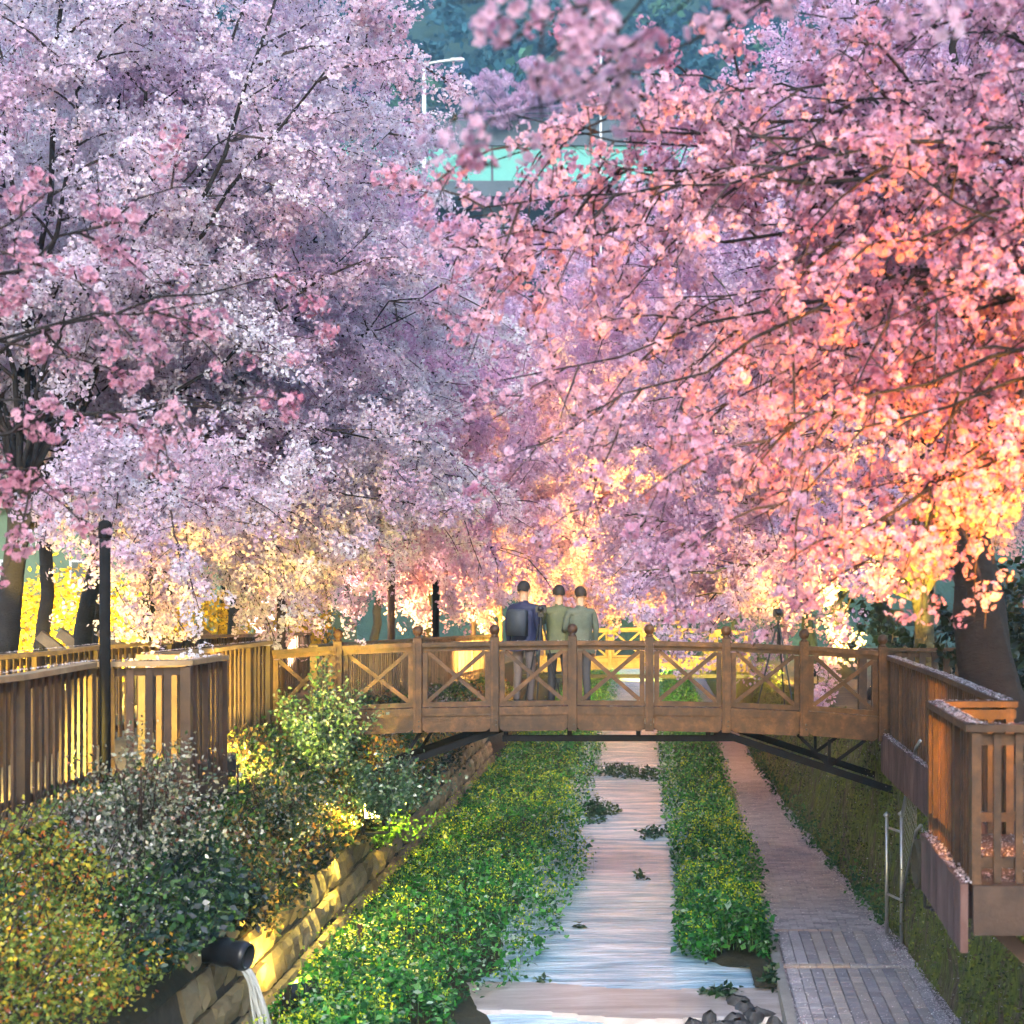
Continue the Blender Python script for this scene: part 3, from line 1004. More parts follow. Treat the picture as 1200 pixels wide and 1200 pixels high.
# ------------------------------------------------------------------ slanting beams, round sign, building, yard
beams = [(-7.25, 21.5, 'slanting timber beam lowest at the left edge of the yard'), (-7.45, 22.8, 'slanting timber beam between the two thick dark trunks'),
         (-7.3, 24.0, 'long slanting yellow-lit timber beam left of the black post'), (-7.35, 25.4, 'slanting timber beam just behind the black post'),
         (-7.2, 27.0, 'bright yellow slanting timber beam right of the black post'), (-7.15, 28.7, 'slanting timber beam below the round sign'),
         (-7.1, 31.0, 'short slanting timber beam right of the round sign'), (-7.0, 36.5, 'slanting timber beam behind the hanging blossoms')]
for x, y, lab in beams:
    r_ = empty('slanting_beam', (x, y, deck_l(y)), lab, 'timber beam', 'slanting beams in the yard')
    MB().beam((-0.42, 0, 1.17), (0.28, 0, 0.62), 0.10, 0.13).build('beam', 'wood_pale', r_)
    MB().box((0.22, 0.06, 0.33), (0.09, 0.07, 0.66)).build('leg', 'wood_pale', r_)
    MB().box((-0.22, 0.06, 0.50), (0.07, 0.07, 1.0)).build('leg', 'wood_pale', r_)
sg = empty('round_sign', (-8.9, 30.7, deck_l(30)), 'round pinkish board on a thin yellow-lit post behind the railing', 'sign')
dk = MB()
n = 28
vs = [(0.40 * math.cos(2 * math.pi * i / n), yy, 1.42 + 0.40 * math.sin(2 * math.pi * i / n)) for yy in (-0.02, 0.02) for i in range(n)]
dk.add(vs, [tuple(range(n)), tuple(range(2 * n - 1, n - 1, -1))] + [((i + 1) % n, i, n + i, n + (i + 1) % n) for i in range(n)]).build('board', 'sign', sg)
MB().box((-0.13, -0.026, 1.46), (0.07, 0.006, 0.04)).build('mark', 'ink', sg)
MB().box((0.13, -0.026, 1.46), (0.07, 0.006, 0.04)).build('mark', 'ink', sg)
MB().tube([(-0.1, 0.05, 0), (-0.1, 0.05, 1.2)], 0.03, 8).build('post', 'wood_pale', sg)
MB().tube([(0.22, 0.05, 0), (0.22, 0.05, 1.15)], 0.025, 8).build('post', 'wood_pale', sg)

bd = empty('building', (-24, 72, 1.4), 'pale green rendered building glimpsed between the dark trunks', 'building')
MB().box((0, 0, 3.0), (22, 8, 6.0)).build('wall', 'green_wall', bd)
MB().box((0, 0, 6.15), (23, 9, 0.3)).build('roof', 'concrete', bd)
for i in range(6):
    w = MB().box((-9 + i * 3.6, -4.03, 3.2), (1.7, 0.08, 1.5)).build('window', 'white_metal', bd)
    MB().box((-9 + i * 3.6 - 0.4, -4.085, 3.2), (0.72, 0.03, 1.34)).build('pane', 'glass', w)
    MB().box((-9 + i * 3.6 + 0.4, -4.085, 3.2), (0.72, 0.03, 1.34)).build('pane', 'glass', w)
    MB().box((-9 + i * 3.6, -4.12, 2.40), (1.9, 0.2, 0.08)).build('sill', 'concrete', w)

# ------------------------------------------------------------------ floodlights (they light the blossom from below)
lens_y = emit_mat('floodlight_lens_yellow', (1.0, 0.72, 0.12), 18)
lens_o = emit_mat('floodlight_lens_orange', (1.0, 0.45, 0.06), 18)


def floodlight(loc, target, power, col, label, lens, size=R(110), blend=0.8):
    loc = Vector(loc)
    root = empty('floodlight', loc, label, 'floodlight', 'floodlights under the trees')
    t = Vector(target) - loc
    q = t.to_track_quat('-Z', 'Y')
    c = Vector((0, 0, 0.30))
    mb = MB().box((0, 0, 0.02), (0.30, 0.22, 0.14), bev=0.03)
    body = MB().add([q @ Vector(v) * 1.0 + c for v in mb.v], mb.f).build('housing', 'black', root)
    ln = MB().box((0, 0, -0.056), (0.26, 0.18, 0.012))
    MB().add([q @ Vector(v) + c for v in ln.v], ln.f).build('lens', lens, root)
    br = MB()
    br.box((0, 0, 0.01), (0.26, 0.1, 0.02))
    br.tube([(-0.17, 0, 0.02), (-0.17, 0, 0.31)], 0.012, 6)
    br.tube([(0.17, 0, 0.02), (0.17, 0, 0.31)], 0.012, 6)
    br.tube([(-0.17, 0, 0.02), (0.17, 0, 0.02)], 0.012, 6)
    br.build('bracket', 'black', root)
    ld = bpy.data.lights.new('floodlight_lamp', 'SPOT')
    ld.energy = power
    ld.color = col
    ld.spot_size = size
    ld.spot_blend = blend
    ld.shadow_soft_size = 0.12
    lo = bpy.data.objects.new('floodlight_lamp', ld)
    COL.objects.link(lo)
    lo.parent = root
    lo.location = c + t.normalized() * 0.10
    lo.rotation_euler = q.to_euler()
    return root


YEL, ORA = (1.0, 0.70, 0.10), (1.0, 0.42, 0.06)
ORA2 = (1.0, 0.37, 0.004)
GLD = (1.0, 0.64, 0.09)
E0 = EYE
floodlight((3.35, 24.9, deck_r(25)), (2.9, 27.0, 6.4), 2400, YEL, 'floodlight at the foot of the yellow-lit forked tree', lens_y)
floodlight((4.2, 9.8, deck_r(9)), (2.4, 10.3, E0 + 2.2), 1600, ORA2, 'floodlight beside the near walkway aimed up at the orange blossom', lens_o, R(84))
floodlight((3.3, 7.6, deck_r(6)), (1.3, 10.2, E0 + 1.0), 1500, ORA2, 'floodlight nearest the camera aimed at the lowest orange blossom', lens_o, R(44))
floodlight((3.15, 11.5, 2.40), (2.0, 11.6, 3.0), 200, ORA2, 'floodlight on the platform floor aimed at its orange-lit boards', lens_o, R(150))
floodlight((3.5, 16.0, 2.40), (2.9, 17.0, 2.9), 60, ORA2, 'floodlight on the walkway behind the long orange-lit railing', lens_o, R(150))
floodlight((3.4, 36.0, deck_r(36)), (2.0, 40.5, 5.2), 8500, YEL, 'floodlight by the path end below the glowing yellow blossom', lens_y)
floodlight((3.3, 50.0, deck_r(50)), (1.5, 55.0, 6.5), 7000, GLD, 'floodlight beyond the farther bridge on the path side', lens_y, R(130))
floodlight((-9.4, 23.6, deck_l(19)), (-7.6, 26.0, 2.2), 700, YEL, 'floodlight behind the outer railing at the thick dark trunk', lens_y, R(100))
floodlight((-9.2, 27.0, deck_l(26)), (-6.4, 26.4, 2.2), 700, YEL, 'floodlight in the yard below the slanting beams', lens_y, R(100))
floodlight((-10.9, 31.6, deck_l(29)), (-11.8, 34.5, 3.0), 2600, YEL, 'floodlight shining on the yellow hedge', lens_y, R(140))
floodlight((-6.2, 37.0, deck_l(38)), (-4.2, 44.0, 5.0), 4200, (1.0, 0.58, 0.16), 'floodlight behind the pale railing making the orange glow', lens_o, R(140))
floodlight((-5.2, 50.0, deck_l(50)), (-2.8, 55.0, 6.5), 7000, GLD, 'floodlight far along the left walkway below the warm pink trees', lens_y, R(140))
floodlight((-3.28, 16.1, 0.08), (-3.8, 16.7, 0.75), 160, YEL, 'floodlight low beside the drain pipe lighting the stone wall', lens_y, R(120))
floodlight((-3.45, 22.3, 1.10), (-3.95, 25.2, 0.7), 600, YEL, 'floodlight under the bridge lighting the far stone wall', lens_y, R(75))
floodlight((-3.45, 21.6, 1.10), (-3.95, 18.6, 0.7), 700, YEL, 'floodlight under the bridge lighting the near stone wall', lens_y, R(75))
floodlight((-4.25, 16.95, 2.15), (-4.85, 20.0, 2.5), 1000, YEL, 'floodlight tucked behind the jutting corner of the railing', lens_y, R(62), 0.4)
floodlight((-5.7, 12.4, 2.45), (-5.6, 17.5, 2.6), 2600, YEL, 'floodlight on the walkway between the two board railings', lens_y, R(52), 0.4)
floodlight((2.25, 12.85, 1.78), (0.9, 21.0, 2.9), 450, (1.0, 0.55, 0.10), 'floodlight under the viewing platform aimed at the front of the bridge', lens_o, R(34), 0.6)
floodlight((-6.9, 31.0, deck_l(31)), (-4.6, 33.0, E0 + 5.0), 3200, (1.0, 0.72, 0.45), 'floodlight on the left walkway below the pale lilac trees', lens_y, R(120))
floodlight((-4.5, 8.0, 2.2), (-3.95, 10.8, 1.6), 420, YEL, 'floodlight on the near bank lighting the russet leaves', lens_y, R(70))
floodlight((0.4, 76.0, 0.3), (0.0, 83.0, 5.0), 9000, GLD, 'farthest floodlight at the bend of the stream', lens_y, R(150))

# ------------------------------------------------------------------ blossom clusters
def flower_template(rg, nfl, rad, fr, lod):
    """a ball of nfl five-petalled flowers, radius rad, flower radius fr; returns verts, faces, tint (4)"""
    V, F, T = [], [], []
    for k in range(nfl):
        d = rg.normal(size=3)
        d[2] -= 0.25
        d /= np.linalg.norm(d)
        c = Vector(d * rad * rg.uniform(0.55, 1.0))
        nrm = (Vector(d) + Vector(rg.normal(size=3)) * 0.35).normalized()
        a = nrm.orthogonal().normalized()
        b = nrm.cross(a)
        ph = rg.uniform(0, 6.28)
        g = rg.random()
        cup = rg.uniform(0.15, 0.6)
        npet = 5 if lod < 2 else 4
        for p in range(npet):
            th = ph + 2 * math.pi * p / npet
            u = a * math.cos(th) + b * math.sin(th)
            w = nrm.cross(u)
            hw = 0.56 if lod < 2 else 0.72
            base = len(V)
            if lod == 0:
                pts = [(0.05, 0, 0, 0), (0.42, -hw * 0.75, 0.3, .5), (0.82, -hw * 0.72, 0.75, .9), (1.0, 0, 0.85, 1), (0.82, hw * 0.72, 0.75, .9), (0.42, hw * 0.75, 0.3, .5)]
                fs = [(0, 1, 2, 3), (0, 3, 4, 5)]
            else:
                pts = [(0.02, 0, 0, 0), (0.66, -hw, 0.5, .75), (1.03, 0, 0.8, 1), (0.66, hw, 0.5, .75)]
                fs = [(0, 1, 2, 3)]
            for r_, s_, z_, t_ in pts:
                V.append(c + (u * r_ + w * s_ + nrm * (z_ * cup)) * fr)
                T.append((t_, g, 0, 0))
            F += [tuple(base + i for i in f) for f in fs]
    # a couple of young bronze leaflets and calyx scales
    for k in range(3 if lod < 2 else 1):
        d = Vector(rg.normal(size=3)).normalized()
        c = d * rad * 0.55
        u = (d + Vector(rg.normal(size=3)) * 0.5).normalized()
        w = u.orthogonal().normalized()
        l, h = fr * rg.uniform(1.0, 2.0), fr * 0.42
        base = len(V)
        for q in (c, c + u * l * 0.5 + w * h, c + u * l, c + u * l * 0.5 - w * h):
            V.append(q)
            T.append((1, rg.random(), 0, 1))
        F.append((base, base + 1, base + 2, base + 3))
    return np.array([tuple(v) for v in V]), np.array(F), np.array(T)


_trg = np.random.default_rng(77)
TEMPL = {0: [flower_template(_trg, 11, 0.064, 0.0215, 0) for _ in range(6)],
         1: [flower_template(_trg, 17, 0.095, 0.0195, 1) for _ in range(8)],
         2: [flower_template(_trg, 16, 0.125, 0.0255, 2) for _ in range(8)]}


def crown_nodes(k):
    """node group: the loose points of the mesh carry copies of its k cluster templates"""
    ng = bpy.data.node_groups.new('blossom_clusters', 'GeometryNodeTree')
    ng.interface.new_socket('Geometry', in_out='INPUT', socket_type='NodeSocketGeometry')
    ng.interface.new_socket('Geometry', in_out='OUTPUT', socket_type='NodeSocketGeometry')
    N, L = ng.nodes, ng.links
    gi, go = N.new('NodeGroupInput'), N.new('NodeGroupOutput')

    def attr(name, typ):
        n = N.new('GeometryNodeInputNamedAttribute')
        n.data_type = typ
        n.inputs['Name'].default_value = name
        return n.outputs['Attribute']
    kind = attr('kind_id', 'INT')

    def part(v):
        c = N.new('FunctionNodeCompare')
        c.data_type = 'INT'
        c.operation = 'EQUAL'
        c.inputs[3].default_value = v
        L.new(kind, c.inputs[2])
        s = N.new('GeometryNodeSeparateGeometry')
        L.new(gi.outputs[0], s.inputs[0])
        L.new(c.outputs[0], s.inputs[1])
        return s.outputs[0]
    jn = N.new('GeometryNodeJoinGeometry')
    for v in range(1, k + 1):
        g = N.new('GeometryNodeGeometryToInstance')
        L.new(part(v), g.inputs[0])
        L.new(g.outputs[0], jn.inputs[0])
    ip = N.new('GeometryNodeInstanceOnPoints')
    L.new(part(0), ip.inputs['Points'])
    L.new(jn.outputs[0], ip.inputs['Instance'])
    ip.inputs['Pick Instance'].default_value = True
    L.new(attr('pick', 'INT'), ip.inputs['Instance Index'])
    er = N.new('FunctionNodeEulerToRotation')
    L.new(attr('turn', 'FLOAT_VECTOR'), er.inputs[0])
    L.new(er.outputs[0], ip.inputs['Rotation'])
    L.new(attr('size', 'FLOAT'), ip.inputs['Scale'])
    L.new(ip.outputs[0], go.inputs[0])
    return ng


CROWN_NG = {}


def blossom_object(name, P, lod, rg, bloom, parent, size=1.0):
    """mesh with one vertex for each flower cluster plus the cluster templates themselves"""
    n, TT = len(P), TEMPL[lod]
    tone = fbm(P[:, 1] * 0.9 + P[:, 2] * 0.7, P[:, 0] * 0.9 - P[:, 2] * 0.5, 3)
    tone = np.clip((tone - 0.5) * 1.6 + 0.5 + rg.normal(0, 0.2, n), 0, 1)
    V, F, T, K, off = [P], [], [np.zeros((n, 4))], [np.zeros(n, int)], n
    for k, (tv, tf, tt) in enumerate(TT):
        V.append(tv); F.append(tf + off); T.append(tt); K.append(np.full(len(tv), k + 1))
        off += len(tv)
    V, F, T, K = np.concatenate(V), np.concatenate(F), np.concatenate(T), np.concatenate(K)
    me = np_mesh(name, V, F, T)
    m = len(V)

    def put(nm, typ, key, arr, w):
        full = np.zeros((m, w), np.float32 if typ != 'INT' else np.int32)
        full[:len(arr)] = arr.reshape(len(arr), w)
        me.attributes.new(nm, typ, 'POINT').data.foreach_set(key, full.ravel())
    put('kind_id', 'INT', 'value', K, 1)
    put('pick', 'INT', 'value', rg.integers(0, len(TT), n), 1)
    put('turn', 'FLOAT_VECTOR', 'vector', rg.uniform(0, 6.283, (n, 3)), 3)
    put('size', 'FLOAT', 'value', size * rg.uniform(0.7, 1.25, n), 1)
    put('tone', 'FLOAT', 'value', tone, 1)
    o = link(name, me, bloom, parent)
    if len(TT) not in CROWN_NG:
        CROWN_NG[len(TT)] = crown_nodes(len(TT))
    md = o.modifiers.new('clusters', 'NODES')
    md.node_group = CROWN_NG[len(TT)]
    return o


def curve_pts(p, q, n, rg, sag=0.0, wob=0.06, lift=0.0):
    """bent polyline from p to q"""
    L = np.linalg.norm(q - p)
    mid = (p + q) / 2 + np.array([0, 0, lift * L]) + rg.normal(0, wob * L, 3)
    t = np.linspace(0, 1, n)[:, None]
    c = (1 - t) ** 2 * p + 2 * t * (1 - t) * mid + t * t * q
    c[1:-1] += rg.normal(0, wob * L * 0.16, (n - 2, 3))
    c[:, 2] -= sag * (t[:, 0] ** 2)
    return c


def unit(v):
    return v / max(1e-9, np.linalg.norm(v))


def make_tree(label, base, fork, limbs, bloom, lod, seed, r0=0.22, dens=1.0, sub_per_m=2.4, sub_len=(0.9, 2.0), droop=0.25, size=1.0,
              bark='bark', group='cherry trees along the stream', lift=0.12, cull=True, r_limb=None, keep=None, twigs_per_m=3.2, bush=0.55, shade=0, thick=None, spread=0.045, flat=0.45):
    rg = np.random.default_rng(seed)
    base, fork = np.array(base, float), np.array(fork, float)
    root = empty('cherry_tree', base, label, 'cherry tree', group)
    inv = Matrix.Translation(-Vector(base))
    # trunk
    tp = curve_pts(base - np.array([0, 0, 0.25]), fork, 9, rg, wob=0.04)
    rr = [r0 * (1.5 - 0.5 * min(1, i / 2.0)) * (1 - 0.32 * i / 8) for i in range(9)]
    tb_ = MB().tube(tp, rr, 14)
    ax = np.array([tp[min(8, i // 14)] for i in range(9 * 14)])
    vv = np.array(tb_.v)
    ang = np.tile(np.arange(14), 9)
    zz = np.repeat(np.arange(9), 14)
    lump_ = 0.80 + 0.42 * fbm(ang * 0.55 + seed, zz * 0.8 + seed * 0.3, 3) + 0.10 * np.sin(ang * 2 * np.pi / 14 * 3 + zz * 0.5)
    vv = ax + (vv - ax) * lump_[:, None]
    tb_.v = [tuple(p_) for p_ in vv]
    o = tb_.build('trunk', bark, root, True)
    o.matrix_parent_inverse = inv
    subs, P, FR = [], [], []
    for li, tg in enumerate(limbs):
        tg = np.array(tg, float)
        st = tp[-1 if li % 3 else -2]
        c = curve_pts(st, tg, 12, rg, wob=0.07, lift=lift)
        L = np.linalg.norm(np.diff(c, axis=0), axis=1).sum()
        rl = (r_limb or r0 * 0.20) * min(1.2, 0.6 + L / 10)
        if thick and li < len(thick):
            rl = thick[li]
        free = li >= len(limbs) - shade
        lim = MB().tube(c, [rl * (1 - 0.86 * i / 11) for i in range(12)], 9).build('limb', bark, root, True)
        lim.matrix_parent_inverse = inv
        ns = int(L * sub_per_m)
        for s in range(ns):
            t = 0.22 + 0.78 * (s + rg.random()) / ns
            f = t * 11
            i = min(10, int(f))
            p = c[i] + (c[i + 1] - c[i]) * (f - i)
            tan = unit(c[i + 1] - c[i])
            side = unit(np.cross(tan, rg.normal(size=3)) * np.array([1, 1, flat]))
            dr = unit(tan * rg.uniform(0.25, 0.9) + side * rg.uniform(0.5, 1.0) + np.array([0, 0, rg.uniform(-0.25, 0.15)]))
            sl = rg.uniform(*sub_len) * (1.15 - 0.45 * t)
            q = p + dr * sl
            sc = curve_pts(p, q, 7, rg, sag=droop * sl * 0.55, wob=0.05)
            if cull and not free and not in_view(sc[[0, 3, 6]]).any():
                continue
            subs.append((sc, 0.006 + 0.008 * sl, 4))
            # blossom along the branch
            nb = max(2, int(sl * 15 * dens))
            tt = rg.uniform(0.12, 1.0, nb)
            P.append(np.stack([np.interp(tt, np.linspace(0, 1, 7), sc[:, k]) for k in range(3)], 1) + rg.normal(0, spread, (nb, 3)))
            FR.append(np.full(nb, free))
            nt = int(sl * twigs_per_m)
            for w in range(nt):
                t2 = rg.uniform(0.2, 1.0)
                a = np.array([np.interp(t2, np.linspace(0, 1, 7), sc[:, k]) for k in range(3)])
                td = unit(dr * 0.6 + rg.normal(size=3) * np.array([0.8, 0.8, 0.8 * (0.4 + flat)]) + np.array([0, 0, -0.15]))
                tl = rg.uniform(0.25, 0.75) * bush * 1.6
                b = a + td * tl
                tc = curve_pts(a, b, 4, rg, sag=droop * tl * 0.6, wob=0.06)
                subs.append((tc, 0.006, 3))
                nb = max(2, int(tl * 17 * dens))
                tt = rg.uniform(0.15, 1.05, nb)
                P.append(np.stack([np.interp(tt, np.linspace(0, 1, 4), tc[:, k]) for k in range(3)], 1) + rg.normal(0, spread, (nb, 3)))
                FR.append(np.full(nb, free))
    P, FR = np.concatenate(P), np.concatenate(FR)
    if cull:
        P = P[in_view(P) | FR]
    if keep is not None:
        P = P[keep(P)]
    mb = MB()
    for sc, r_, nn in subs:
        mb.tube(sc, [r_ * (1 - 0.75 * i / (len(sc) - 1)) for i in range(len(sc))], nn, False)
    tw = mb.build('twigs', 'twig', root)
    tw.matrix_parent_inverse = inv
    tag(tw, kind='stuff')
    cr = blossom_object('crown', P, lod, rg, bloom, root, size)
    cr.matrix_parent_inverse = inv
    tag(cr, kind='stuff')
    COUNT['clusters'] = COUNT.get('clusters', 0) + len(P)
    COUNT['tris'] = COUNT.get('tris', 0) + len(cr.data.polygons) * 2
    return root


COUNT = {}


def crown_targets(center, rad, n, seed, zmin=None):
    """n points spread over the outer part of an ellipsoid"""
    rg = np.random.default_rng(seed)
    out = []
    for i in range(n):
        ph = math.pi * (3 - math.sqrt(5)) * i + rg.uniform(-0.25, 0.25)
        cz = 1 - 1.55 * (i + 0.5) / n
        sr = math.sqrt(max(0, 1 - cz * cz))
        f = rg.uniform(0.62, 1.0)
        p = np.array([math.cos(ph) * sr * rad[0], math.sin(ph) * sr * rad[1], cz * rad[2]]) * f + np.array(center)
        if zmin is not None:
            p[2] = max(p[2], zmin + rg.uniform(0, 0.6))
        out.append(p)
    return out


# left bank, front to back: (x, y, crown centre dx, dy, dz above the eye, radii, limbs, bloom, label)
E = EYE
LEFT = [
    (-7.1, 18.4, 1.2, 0.6, 5.0, (3.8, 4.0, 4.8), 26, 'bloom_white', 1, 'white-blossomed cherry tree with a thick dark trunk at the edge of the yard'),
    (-7.7, 22.8, 1.6, 0.2, 5.2, (3.7, 4.0, 5.0), 26, 'bloom_white', 1, 'white-blossomed cherry tree whose boughs hang over the left end of the arched bridge'),
    (-8.2, 27.2, 1.5, 0.0, 4.8, (4.1, 4.0, 4.8), 25, 'bloom_lilac', 2, 'pale lilac cherry tree rising behind the black post'),
    (-8.1, 32.5, 2.1, 0.0, 4.3, (4.4, 4.2, 4.6), 25, 'bloom_lilac', 2, 'pale lilac cherry tree whose top edges the gap to the hill'),
    (-8.0, 39.0, 2.9, 0.0, 4.0, (4.9, 4.6, 4.8), 24, 'bloom_lilac', 2, 'pink cherry tree with its trunk behind the hanging blossoms'),
    (-7.6, 46.5, 3.6, 0.0, 5.0, (5.3, 5.0, 5.6), 24, 'bloom_lilac', 2, 'pink cherry tree over the pale railing, above the brown post'),
    (-7.2, 55.0, 4.2, 0.0, 5.6, (5.8, 5.6, 6.4), 23, 'bloom_pink', 2, 'warm pink cherry tree above the people on the bridge'),
    (-6.2, 68.0, 6.0, 0.0, 8.0, (7.8, 6.0, 8.2), 26, 'bloom_pink', 2, 'warm pink cherry tree last along the left side'),
]
for i, (x, y, dx, dy, dz, rad, nl, bloom, lod, lab) in enumerate(LEFT):
    zb = deck_l(y)
    fork = (x + 0.35 + rng.normal(0, 0.1), y + rng.normal(0, 0.15), zb + 2.7)
    tg = crown_targets((x + dx, y + dy, E + dz), rad, nl, 100 + i, E + 1.3)
    rg_ = np.random.default_rng(300 + i)
    # low boughs reaching out over the stream and drooping
    for k in range(11):
        xx = x + dx + rad[0] * rg_.uniform(-0.3, 0.95)
        tg.append((xx, y + rg_.uniform(-3.5, 3), E + (rg_.uniform(1.5, 2.8) if xx < -5.4 else rg_.uniform(0.5, 1.9))))
    if i in (1, 2, 3):
        for k in range(7):
            yy = y + rg_.uniform(-1.5, 3.5)
            tg.append((-0.135 * yy + rg_.uniform(-0.9, 0.5), yy, E + rg_.uniform(1.6, 4.8)))
    make_tree(lab, (x, y, zb), fork, tg, bloom, lod, 500 + i, r0=0.135 + 0.02 * (i == 0), dens=0.95 if lod == 1 else 0.68, droop=0.45, spread=0.075 if lod == 1 else 0.09,
              sub_len=(0.9, 2.1), size=1.05 if lod == 1 else 1.0 + 0.009 * (y - 27), sub_per_m=2.3)

for i, (x, y, lab) in enumerate(((-9.45, 26.2, 'slim dark cherry trunk behind the first slanting beams'), (-9.95, 30.2, 'slim dark cherry trunk just left of the black post'),
                                 (-9.7, 34.0, 'slim dark cherry trunk right of the round sign'), (-9.4, 37.5, 'slim dark cherry trunk in front of the end of the yellow hedge'))):
    make_tree(lab, (x, y, deck_l(y)), (x + 0.2, y, deck_l(y) + 2.9), crown_targets((x + 0.6, y, E + 4.2), (3.4, 3.2, 3.0), 9, 240 + i, E + 1.6), 'bloom_lilac', 2, 560 + i, r0=0.125, dens=0.6,
              droop=0.3, spread=0.09, sub_per_m=1.8)

RIGHT = [
    (3.85, 18.2, 0.9, 0.2, 5.2, (3.6, 3.6, 4.6), 20, 'bloom_lilac', 1, 'cherry tree with a thick leaning blackish trunk behind the viewing platform', 0.33, 'bark', (3.35, 18.6, E + 1.4)),
    (4.45, 27.2, -0.5, 0.0, 5.3, (4.8, 4.0, 5.2), 27, 'bloom_lilac', 2, 'cherry tree with a forked trunk lit bright yellow behind the bridge end', 0.20, 'bark_pale', (4.35, 27.3, E + 0.05)),
    (4.9, 33.5, -1.8, 0.0, 5.2, (5.3, 4.0, 5.4), 27, 'bloom_lilac', 2, 'pale lilac cherry tree behind the forked yellow one', 0.22, 'bark', None),
    (4.8, 41.0, -2.2, 0.0, 5.4, (5.9, 4.6, 5.8), 27, 'bloom_lilac', 2, 'cherry tree over the farther bridge with yellow-lit lower blossom', 0.22, 'bark', None),
    (4.9, 50.0, -1.4, 0.0, 5.4, (6.0, 5.4, 6.2), 23, 'bloom_pink', 2, 'cherry tree glowing yellow beyond the farther bridge', 0.22, 'bark', None),
    (5.0, 62.0, -2.6, 0.0, 7.2, (7.4, 6.0, 8.0), 26, 'bloom_pink', 2, 'warm pink cherry tree last along the path side', 0.22, 'bark', None),
]
for i, (x, y, dx, dy, dz, rad, nl, bloom, lod, lab, r0, bk, fk) in enumerate(RIGHT):
    zb = deck_r(y)
    fork = fk or (x - 0.35, y, zb + 2.0)
    tg = crown_targets((x + dx, y + dy, E + dz), rad, nl, 200 + i, E + 0.7)
    rg_ = np.random.default_rng(400 + i)
    for k in range(4):
        tg.append((x + dx - rad[0] * rg_.uniform(0.5, 0.95), y + rg_.uniform(-2, 2), E + rg_.uniform(0.5, 1.8)))
    if i == 1:   # two stout forks and a leaning stem
        tg = [(3.4, 27.0, E + 3.6), (5.4, 27.4, E + 2.8), (4.0, 27.8, E + 5.0)] + tg
    if i == 1:   # the bare dark bough that reaches across above the bridge
        tg += [(-0.3, 25.6, E + 0.25), (0.4, 26.6, E - 0.05), (1.4, 26.0, E + 0.7)]
    make_tree(lab, (x, y, zb), fork, tg, bloom, lod, 700 + i, r0=r0, dens=0.9 if lod == 1 else 0.68, droop=0.4, bark=bk, thick=(0.13, 0.11, 0.10) if i == 1 else None, spread=0.075 if lod == 1 else 0.09,
              size=1.05 if lod == 1 else 1.0 + 0.009 * (y - 27), sub_per_m=2.3)

for i, (x, y, dx, lab) in enumerate(((-3.4, 84.0, 0.5, 'golden pink cherry tree closing the view where the stream bends'), (4.2, 87.0, -0.6, 'golden pink cherry tree at the bend, right of the other'))):
    make_tree(lab, (x, y, 0.9), (x + 0.2, y, 2.6), crown_targets((x + dx, y, E + 2.4), (6.0, 4.0, 5.4), 22, 260 + i, E - 1.2), 'bloom_pink', 2, 760 + i, r0=0.2, dens=0.6, droop=0.4, size=1.7, sub_per_m=1.8, spread=0.1)

# near trees: their trunks stand outside the picture, their boughs hang into it
near_r = [(-0.75, 8.6, E + 1.05), (-0.4, 8.2, E + 0.75), (0.0, 8.8, E + 1.5), (-0.95, 9.2, E + 1.95), (0.35, 7.8, E + 0.55), (0.8, 8.6, E + 0.9), (0.9, 7.6, E + 1.9),
          (1.3, 8.2, E + 0.45), (1.5, 7.4, E + 1.3), (1.2, 9.0, E + 2.3), (0.3, 9.2, E + 2.5), (1.9, 8.4, E + 1.8), (2.0, 7.6, E + 0.7), (2.2, 9.0, E + 2.6),
          (0.55, 8.0, E + 1.5), (1.7, 8.8, E + 2.9), (0.6, 8.8, E + 3.0), (1.2, 8.2, E + 3.1), (2.0, 8.6, E + 3.3), (0.0, 9.6, E + 2.9), (1.9, 7.8, E + 2.4), (1.5, 9.2, E + 0.8), (2.4, 8.8, E + 1.9), (0.9, 9.4, E + 1.9), (2.2, 9.4, E + 0.9), (1.1, 8.6, E + 2.6), (0.5, 9.0, E + 2.0), (1.8, 9.0, E + 1.4), (-0.2, 9.4, E + 2.2), (1.0, 8.0, E + 1.2), (1.6, 8.0, E + 2.2), (2.3, 8.2, E + 1.2)]
near_r = [(x * 1.22, y * 1.22, E + (z - E) * 1.22) for x, y, z in near_r]
_rn = np.random.default_rng(64)
near_r += [(_rn.uniform(0.1, 2.7), _rn.uniform(9.4, 11.6), E + _rn.uniform(0.7, 3.8)) for _ in range(16)]
near_r += [(1.05, 10.3, E - 0.05), (0.92, 10.0, E + 0.2), (1.4, 10.2, E + 0.15), (0.6, 9.8, E + 0.4), (1.25, 9.8, E + 0.35), (1.7, 10.4, E + 0.3)]
near_r += [(-1.15, 10.6, E + 2.35), (-0.95, 10.2, E + 2.55), (-1.25, 11.0, E + 2.2), (-0.6, 10.4, E + 2.75), (-0.85, 10.8, E + 3.0), (-0.4, 10.2, E + 2.3), (-0.2, 10.6, E + 3.2)]
over = [(_rn.uniform(-0.5, 4.5), _rn.uniform(6.5, 13.0), E + _rn.uniform(4.6, 6.2)) for _ in range(16)]  # rest of the crown above the view, added to shade the near blossom
make_tree('pink cherry tree whose orange-lit boughs hang close across the right half', (5.4, 10.4, deck_r(8)), (4.9, 10.3, E + 1.9), near_r + over, 'bloom_pink', 0, 901,
          r0=0.28, dens=0.62, sub_len=(0.5, 1.15), droop=0.6, sub_per_m=2.6, r_limb=0.024, lift=0.16, bush=0.38, twigs_per_m=4.0, shade=len(over), spread=0.05, size=0.95)
